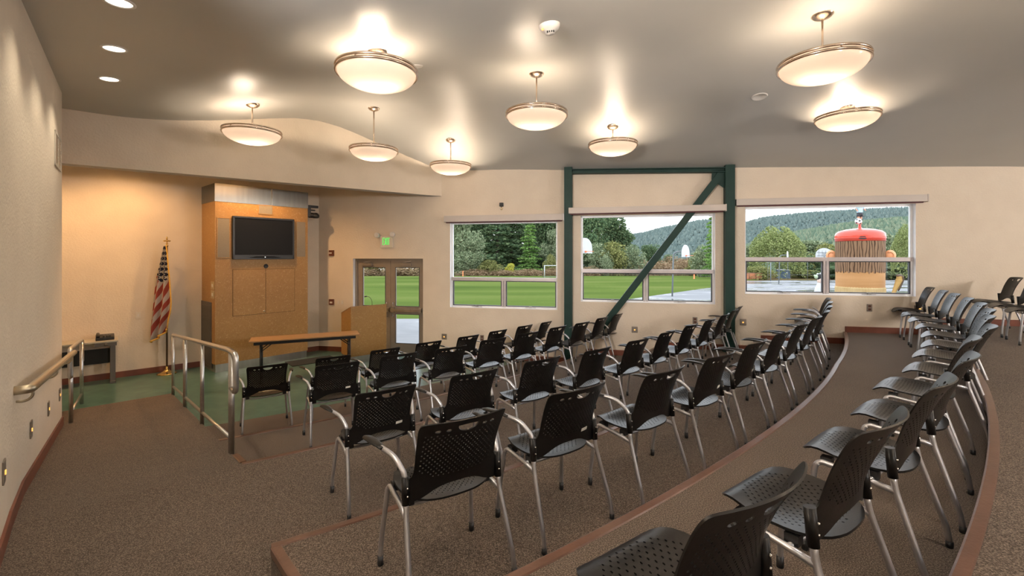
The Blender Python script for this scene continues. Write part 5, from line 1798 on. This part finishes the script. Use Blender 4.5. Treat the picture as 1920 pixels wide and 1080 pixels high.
# goal, markers, cabin, fences, car
gp = ground_pt(1021, 520)
gl = thing('soccer_goal', 'white soccer goal frame on the far side of the field', 'soccer goal', gp, math.radians(8))
m = MB()
hh = zpix(498, gp.y) - gp.z
m.tube([(0, 0, 0), (0, 0, hh)], .09, 8); m.tube([(7.0, 0, 0), (7.0, 0, hh)], .09, 8); m.tube([(-.08, 0, hh), (7.08, 0, hh)], .09, 8)
m.build('goal_frame', M['backboard'], gl)
m = MB(); m.tube([(0, 0, hh), (0, 1.0, hh), (0, 2.2, .05)], .05, 6); m.tube([(7, 0, hh), (7, 1.0, hh), (7, 2.2, .05)], .05, 6); m.tube([(0, 2.2, .05), (7, 2.2, .05)], .05, 6); m.build('back_stay', M['galv'], gl)
for px, py, ht, lab in ((868, 518, 10, 'orange field marker post, ' + w1), (1301.5, 523, 11, 'orange field marker post in the middle window')):
    p = ground_pt(px, py); h = ht / FPX * p.y
    o = thing('marker_post', lab, 'marker', p, 0, 'orange markers on the field')
    m = MB(); m.lathe([(.0001, 0), (.16, 0), (.16, .06), (.12, .08), (.10, h), (.0001, h)], (0, 0, 0), 12); m.build('post', M['orange'], o)
p = ground_pt(1469, 522)
s = 2.25 / 1.0
cb = thing('portable_toilet', 'blue portable toilet cabin with white roof at the edge of the court', 'portable toilet', p, math.radians(15))
ch = 17.0 / FPX * p.y; cw = 15.5 / FPX * p.y / 2
blue = noisy('blue_cabin_plastic', [(.3, (.065, .10, .15)), (.7, (.085, .125, .18))], 3, .5)
m = MB(); m.box(-cw, cw, -cw, cw, .1, ch * .92); m.build('cabin', blue, cb, bev=.03)
m = MB(); m.box(-cw * .75, cw * .75, -cw - .05, -cw + .02, .15, ch * .85); d = m.build('door', blue, cb, bev=.02)
m = MB(); m.box(-cw * .3, cw * .25, -cw - .07, -cw - .04, ch * .58, ch * .7); m.build('door_sign', M['backboard'], d)
m = MB(); m.prism([(-cw * 1.05, ch * .92), (cw * 1.05, ch * .92), (cw * .8, ch * 1.02), (-cw * .8, ch * 1.02)], lambda x, z, y: (x, y, z), -cw * 1.05, cw * 1.05); m.build('roof', M['backboard'], cb)
m = MB(); m.box(-cw * 1.1, cw * 1.1, -cw * 1.1, cw * 1.1, 0, .12); m.build('base', M['galv'], cb)

def car():
    p = ground_pt(1491, 520)
    o = thing('parked_car', 'small grey car parked beyond the court fence', 'car', p, math.radians(10))
    L, W = 4.2, 1.7
    m = MB(); m.prism([(-L / 2, .35), (L / 2, .35), (L / 2, .8), (L * .30, .92), (L * .16, 1.4), (-L * .22, 1.42), (-L * .40, .95), (-L / 2, .85)], lambda x, z, y: (x, y, z), -W / 2, W / 2); m.build('body', mat('grey_car_paint', (.16, .18, .19), .3, .4), o, bev=.05)
    m = MB(); m.prism([(L * .26, .93), (L * .14, 1.34), (-L * .2, 1.36), (-L * .34, .95)], lambda x, z, y: (x, y, z), -W / 2 - .01, W / 2 + .01); m.build('windows', M['screen'], o)
    for x in (-1.3, 1.3):
        for y in (-W / 2 + .1, W / 2 - .1):
            m = MB(); m.lathe([(.0001, -.1), (.3, -.1), (.32, 0), (.3, .1), (.0001, .1)], (x, y, .32), 16, axis='y'); m.build('wheel', M['black_plastic'], o)
car()
def fence(pa, pb, Ya, Yb, h, m, name, label, n, slats=0, net=False):
    a = Vector((ray(pa) * Ya, Ya, gz(Ya))); b = Vector((ray(pb) * Yb, Yb, gz(Yb)))
    o = thing(name, label, 'fence', a)
    d = b - a
    for i in range(n + 1):
        q = d * i / n
        mm = MB(); mm.tube([q, q + Vector((0, 0, h))], .06 if name != 'court_fence' else .03, 6); mm.build('post', M[m], o)
    mm = MB()
    zs = [h * .95] if not slats else [h * (.25 + .65 * k / max(1, slats - 1)) for k in range(slats)]
    for z in zs: mm.tube([Vector((0, 0, z)), d + Vector((0, 0, z))], .05 if name != 'court_fence' else .02, 6)
    mm.build('rail', M[m], o)
    if net:
        mm = MB(); mm.add([(0, 0, .05), (d.x, d.y, d.z + .05), (d.x, d.y, d.z + h), (0, 0, h)], [(0, 1, 2, 3)])
        nt = mm.build('netting', M['orange_net'], o)
        sd_ = nt.modifiers.new('t', 'SOLIDIFY'); sd_.thickness = .02
M['orange_net'] = noisy('faded_orange_netting', [(.3, (.34, .13, .06)), (.7, (.50, .19, .09))], 2, .8)
M['wood_grey'] = noisy('weathered_wood', [(.3, (.12, .09, .06)), (.7, (.18, .13, .09))], 3, .9)
fence(1392, 1429, 79.5, 80.5, 1.2, 'wood_grey', 'safety_fence', 'low orange safety fence at the left of the right window', 3, 0, True)
fence(1060, 1350, 119, 116, 1.3, 'wood_grey', 'paddock_fence', 'long grey wooden post and rail fence behind the field', 26, 2)
fence(1440, 1700, 78, 78, 3.4, 'galv', 'court_fence', 'tall thin metal court fence behind the wet asphalt', 7, 2)
p = ground_pt(1445, 527)
o = thing('light_pole', 'slim grey pole standing at the court edge left of the blue cabin', 'pole', p)
m = MB(); m.tube([(0, 0, 0), (0, 0, zpix(492, p.y) - p.z)], .075, 8); m.build('pole', M['galv'], o)
m = MB(); m.lathe([(.0001, 0), (.16, 0), (.16, .04), (.08, .06)], (0, 0, 0), 12); m.build('base', M['galv'], o)

# ------------------------------------------------------------------ giant painted head
def big_head():
    Y = 16.0
    k = Y / FPX
    x = ray(1612) * Y
    va = math.atan(ray(1612)); st = math.cos(va)
    zg = gz(Y) + .03
    root = thing('giant_head_sculpture', 'giant painted head seen from behind with brown hair and red cap', 'sculpture', (x, Y, zg), -va)
    Z = lambda py: zpix(py, Y) - zg
    R = 48.5 * k * st
    red = noisy('glossy_coral_red', [(.3, (.58, .055, .030)), (.7, (.64, .07, .038))], 2, .25)
    skin = noisy('tan_painted_wood', [(.3, (.40, .20, .075)), (.7, (.47, .245, .10))], 1.2, .6, cscale=(.6, .6, 8), detail=5, spec=.2)
    ear_m = mat('orange_ear_paint', (.72, .30, .13), .45)
    hair = mat('brown_hair_paint', (.2, .12, .06), .7, spec=.15)
    t = NT(hair)
    sep = t.n('SeparateXYZ'); t.l(t.n('TexCoord').outputs['Object'], sep.inputs[0])
    an = t.n('Math', operation='ARCTAN2'); t.l(sep.outputs['X'], an.inputs[0]); t.l(sep.outputs['Y'], an.inputs[1])
    cmb = t.n('CombineXYZ'); 
    mu = t.n('Math', operation='MULTIPLY'); t.l(an.outputs[0], mu.inputs[0]); mu.inputs[1].default_value = 1.0
    mz = t.n('Math', operation='MULTIPLY'); t.l(sep.outputs['Z'], mz.inputs[0]); mz.inputs[1].default_value = .45
    t.l(mu.outputs[0], cmb.inputs[0]); t.l(mz.outputs[0], cmb.inputs[2])
    wv = t.n('TexWave', Scale=2.6, Distortion=7.5, Detail=2.0)
    wv.inputs['Detail Scale'].default_value = 1.1
    t.l(cmb.outputs[0], wv.inputs['Vector'])
    t.l(t.ramp(wv.outputs['Fac'], [(.05, (.035, .017, .008)), (.16, (.165, .092, .050)), (1, (.225, .132, .074))]), t.b.inputs['Base Color'])
    m = MB()
    zb, zt = Z(452.5), Z(428)
    m.lathe([(R * .9, zb), (R * 1.0, zb), (R * 1.005, zb + (zt - zb) * .45), (R * .97, zb + (zt - zb) * .62), (R * .85, zb + (zt - zb) * .78), (R * .6, zb + (zt - zb) * .9), (R * .3, zb + (zt - zb) * .97), (R * .09, zt), (R * .06, zt + .05), (R * .055, Z(421)), (.0001, Z(420.5))], (0, 0, 0), 64)
    cap = m.build('cap', red, root)
    m = MB(); m.lathe([(R * 1.0, zb + .09), (R * 1.018, zb + .10), (R * 1.018, zb + .115), (R * 1.0, zb + .125)], (0, 0, 0), 64); m.build('cap_seam', red, cap)
    m = MB()
    a0 = -PI / 2 + .11
    m.prism([(-.1, -.035), (-.05, -.05), (.05, -.05), (.1, -.035), (.11, 0), (.06, .05), (-.06, .05), (-.11, 0)], lambda u, v, d: (math.cos(a0 + u / R) * (R * 1.0 + d), math.sin(a0 + u / R) * (R * 1.0 + d), Z(447) + v), -.02, .012)
    m.build('cap_slot', M['dark'], cap)
    # hair with a ragged lower edge
    m = MB()
    n = 120
    vs = []
    hz0, hz1 = Z(509), zb + .01
    for i in range(n):
        a = 2 * PI * i / n
        jag = (.055 * ((i * 7) % 5) / 4 + .05 * ((i * 3) % 4) / 3)
        vs += [(R * .985 * math.cos(a), R * .985 * math.sin(a), hz0 - jag + .04), (R * .985 * math.cos(a), R * .985 * math.sin(a), hz0 + .25), (R * .985 * math.cos(a), R * .985 * math.sin(a), hz1)]
    fs = []
    for i in range(n):
        j = (i + 1) % n
        fs += [(i * 3, j * 3, j * 3 + 1, i * 3 + 1), (i * 3 + 1, j * 3 + 1, j * 3 + 2, i * 3 + 2)]
    m.add(vs, fs, 0, True)
    m.build('hair', hair, root)
    m = MB(); m.lathe([(R * .97, Z(540)), (R * .972, Z(500)), (R * .96, Z(455))], (0, 0, 0), 64); m.build('neck', skin, root)
    m = MB()
    prof = []
    n = 110
    vs = []
    z0, z1 = 0, Z(537)
    for i in range(n):
        a = 2 * PI * i / n; r = R * (.985 + (.012 if i % 2 else 0)) 
        vs += [(r * 1.02 * math.cos(a), r * 1.02 * math.sin(a), z0), (r * math.cos(a), r * math.sin(a), z1 - .04), (r * .975 * math.cos(a), r * .975 * math.sin(a), z1)]
    fs = []
    for i in range(n):
        j = (i + 1) % n
        fs += [(i * 3, j * 3, j * 3 + 1, i * 3 + 1), (i * 3 + 1, j * 3 + 1, j * 3 + 2, i * 3 + 2)]
    m.add(vs, fs); m.build('ribbed_collar', noisy('cream_collar', [(.3, (.42, .29, .13)), (.7, (.50, .36, .18))], 5, .8, spec=.1), root)
    for s in (-1, 1):
        m = MB(); ez = Z(479)
        m.ball((s * (R + .10), 0, ez), (.16, .07, .19))
        m.tube([(s * (R + .10 + .10 * math.cos(a)), -.065, ez + .12 * math.sin(a)) for a in np.linspace(-2.2, 2.2, 14)], .022, 6)
        m.build('ear', ear_m, root)
    # little soccer player on top of the cap
    zt2 = Z(420.5)
    fg = thing('soccer_figurine', 'small figure in light blue shirt and dark shorts with a ball atop the red cap', 'figurine', (x + .0, Y, zg + zt2), 0)
    bl = MB(); c = (-.09, -.06, .10); bl.ball(c, .105, 0, 20, 14)
    ball_m = mat('white_leather_ball', (.75, .73, .72), .4)
    b = bl.build('ball', ball_m, fg)
    pm = MB()
    for d in ((-.3, -.9, .1), (.6, -.7, .4), (.2, -.6, -.75), (-.8, -.3, .6), (-.8, -.2, -.5), (.1, -.3, .95)):
        v = Vector(d).normalized(); q = Vector(c) + v * .1005
        e1 = v.orthogonal().normalized(); e2 = v.cross(e1)
        pm.add([q + (e1 * math.cos(t) + e2 * math.sin(t)) * .036 + v * .0035 for t in np.linspace(0, 2 * PI, 6)[:-1]], [range(5)])
    pm.build('ball_patch', M['dark'], b)
    body = bpy.data.meshes.new('body')
    FS = .66
    V = [(0, 0, .58), (0, 0, .74), (0, 0, .92), (0, 0, 1.0), (0, 0, 1.12),           # pelvis, waist, chest, neck, head
         (-.075, 0, .52), (-.09, -.03, .34), (-.08, .02, .16), (-.085, -.05, .10),   # left leg
         (.075, 0, .52), (.085, .02, .32), (.08, .05, .06), (.08, -.03, .02),        # right leg
         (-.13, 0, .93), (-.20, -.02, .78), (-.16, -.10, .68),                       # left arm
         (.13, 0, .93), (.22, .0, .82), (.29, -.06, .72)]                            # right arm
    E_ = [(0, 1), (1, 2), (2, 3), (3, 4), (0, 5), (5, 6), (6, 7), (7, 8), (0, 9), (9, 10), (10, 11), (11, 12), (2, 13), (13, 14), (14, 15), (2, 16), (16, 17), (17, 18)]
    rad = [.085, .085, .10, .045, .085, .075, .055, .040, .035, .075, .055, .040, .035, .05, .036, .03, .05, .036, .03]
    V = [(a * FS, b * FS, c * FS) for a, b, c in V]; rad = [r * FS for r in rad]
    body.from_pydata(V, E_, [])
    bo = bpy.data.objects.new('body', body); COL.objects.link(bo); bo.parent = fg
    sk = bo.modifiers.new('skin', 'SKIN'); sk.use_smooth_shade = True
    lay = body.skin_vertices[0] if body.skin_vertices else None
    if lay is None:
        bm = bmesh.new(); bm.from_mesh(body); bm.verts.layers.skin.verify(); bm.to_mesh(body); bm.free(); lay = body.skin_vertices[0]
    for i, r in enumerate(rad): lay.data[i].radius = (r, r * .9); lay.data[i].use_root = (i == 0)
    ss = bo.modifiers.new('sub', 'SUBSURF'); ss.levels = 2; ss.render_levels = 2
    body.materials.append(mat('figure_skin', (.55, .28, .18), .5))
    m = MB(); m.lathe([(.125, .60), (.13, .72), (.14, .86), (.13, .94), (.07, 1.0)], (0, 0, 0), 20)
    m.tube([(-.12, 0, .94), (-.185, -.01, .83)], [.062, .058], 10); m.tube([(.12, 0, .94), (.20, 0, .85)], [.062, .058], 10)
    m.v = [(a * FS, b * FS, c * FS) for a, b, c in m.v]
    m.build('shirt', mat('light_blue_cloth', (.40, .58, .72), .7), fg)
    m = MB(); m.lathe([(.135, .50), (.132, .62), (.11, .64)], (0, 0, 0), 20); m.tube([(-.07, 0, .52), (-.088, -.02, .40)], [.085, .09], 12); m.tube([(.07, 0, .52), (.085, .01, .40)], [.085, .09], 12)
    m.v = [(a * FS, b * FS, c * FS) for a, b, c in m.v]
    m.build('shorts', mat('charcoal_cloth', (.035, .035, .04), .8), fg)
    m = MB(); m.ball((0, .01 * FS, 1.15 * FS), (.092 * FS, .092 * FS, .08 * FS)); m.build('hair', mat('figure_hair', (.03, .02, .012), .7), fg)
    # carved tan piece to the right: a fist shaped curve on the asphalt
    hp = Vector((ray(1680) * 15.0, 15.0, gz(15.0) + .03))
    ho = thing('carved_arm_piece', 'curved tan carved piece with dark outlines standing right of the giant head', 'sculpture', hp)
    kk = 15.0 / FPX
    zz = lambda py: zpix(py, 15.0) - hp.z
    path = [((1672 - 1680) * kk, 0, 0), ((1673 - 1680) * kk, 0, zz(557)), ((1677 - 1680) * kk, 0, zz(545)), ((1683 - 1680) * kk, 0, zz(534)), ((1687 - 1680) * kk, 0, zz(524)), ((1686 - 1680) * kk, 0, zz(517))]
    pp = fillet(path, .3, 5)
    m = MB(); m.tube(pp, list(np.interp(np.linspace(0, 1, len(pp)), [0, .35, .8, 1], [.05, .055, .105, .075])), 14); m.build('carved_curve', noisy('ochre_paint', [(.3, (.36, .21, .065)), (.7, (.43, .265, .09))], 4, .6, spec=.2), ho)
    m = MB()
    for off in (.0, .1): m.tube([Vector(q) + Vector((.035 + off * .5, -.095 + off * .3, 0)) for q in fillet(path[2:], .3, 5)], .014, 6)
    m.build('dark_outline', mat('umber_line', (.07, .035, .012), .6), ho)
    m = MB(); m.ball((path[-1][0], 0, path[-1][2]), (.09, .08, .05)); m.build('tip', mat('umber_tip', (.10, .055, .03), .6), ho)
    # small painted figure to the left
    lp = Vector((ray(1535) * 15.0, 15.0, gz(15.0) + .03))
    lo = thing('painted_carving', 'small black and white painted carving left of the giant head, beside the mullion', 'sculpture', lp)
    zz = lambda py: zpix(py, 15.0) - lp.z
    m = MB(); m.lathe([(.22, 0), (.20, zz(560)), (.13, zz(540)), (.05, zz(530)), (.0001, zz(529))], (.03, 0, 0), 16); m.build('stand', M['backboard'], lo)
    m = MB(); m.ball((.06, 0, zz(526)), (.10, .09, .12)); m.build('pale_lobe', mat('pale_pink_paint', (.70, .52, .44), .5), lo)
    m = MB(); m.ball((.0, 0, zz(519)), (.09, .08, .10)); m.build('dark_lobe', M['dark'], lo)
    m = MB(); m.ball((-.07, 0, zz(519)), (.07, .06, .07)); m.tube([(-.07, 0, zz(519)), (-.14, 0, zz(516))], .03, 8); m.build('green_lobe', mat('pale_green_paint', (.40, .50, .33), .5), lo)
    m = MB(); m.ball((-.03, 0, zz(514)), .035); m.ball((.07, 0, zz(513.5)), .04); m.build('white_knob', M['backboard'], lo)
big_head()
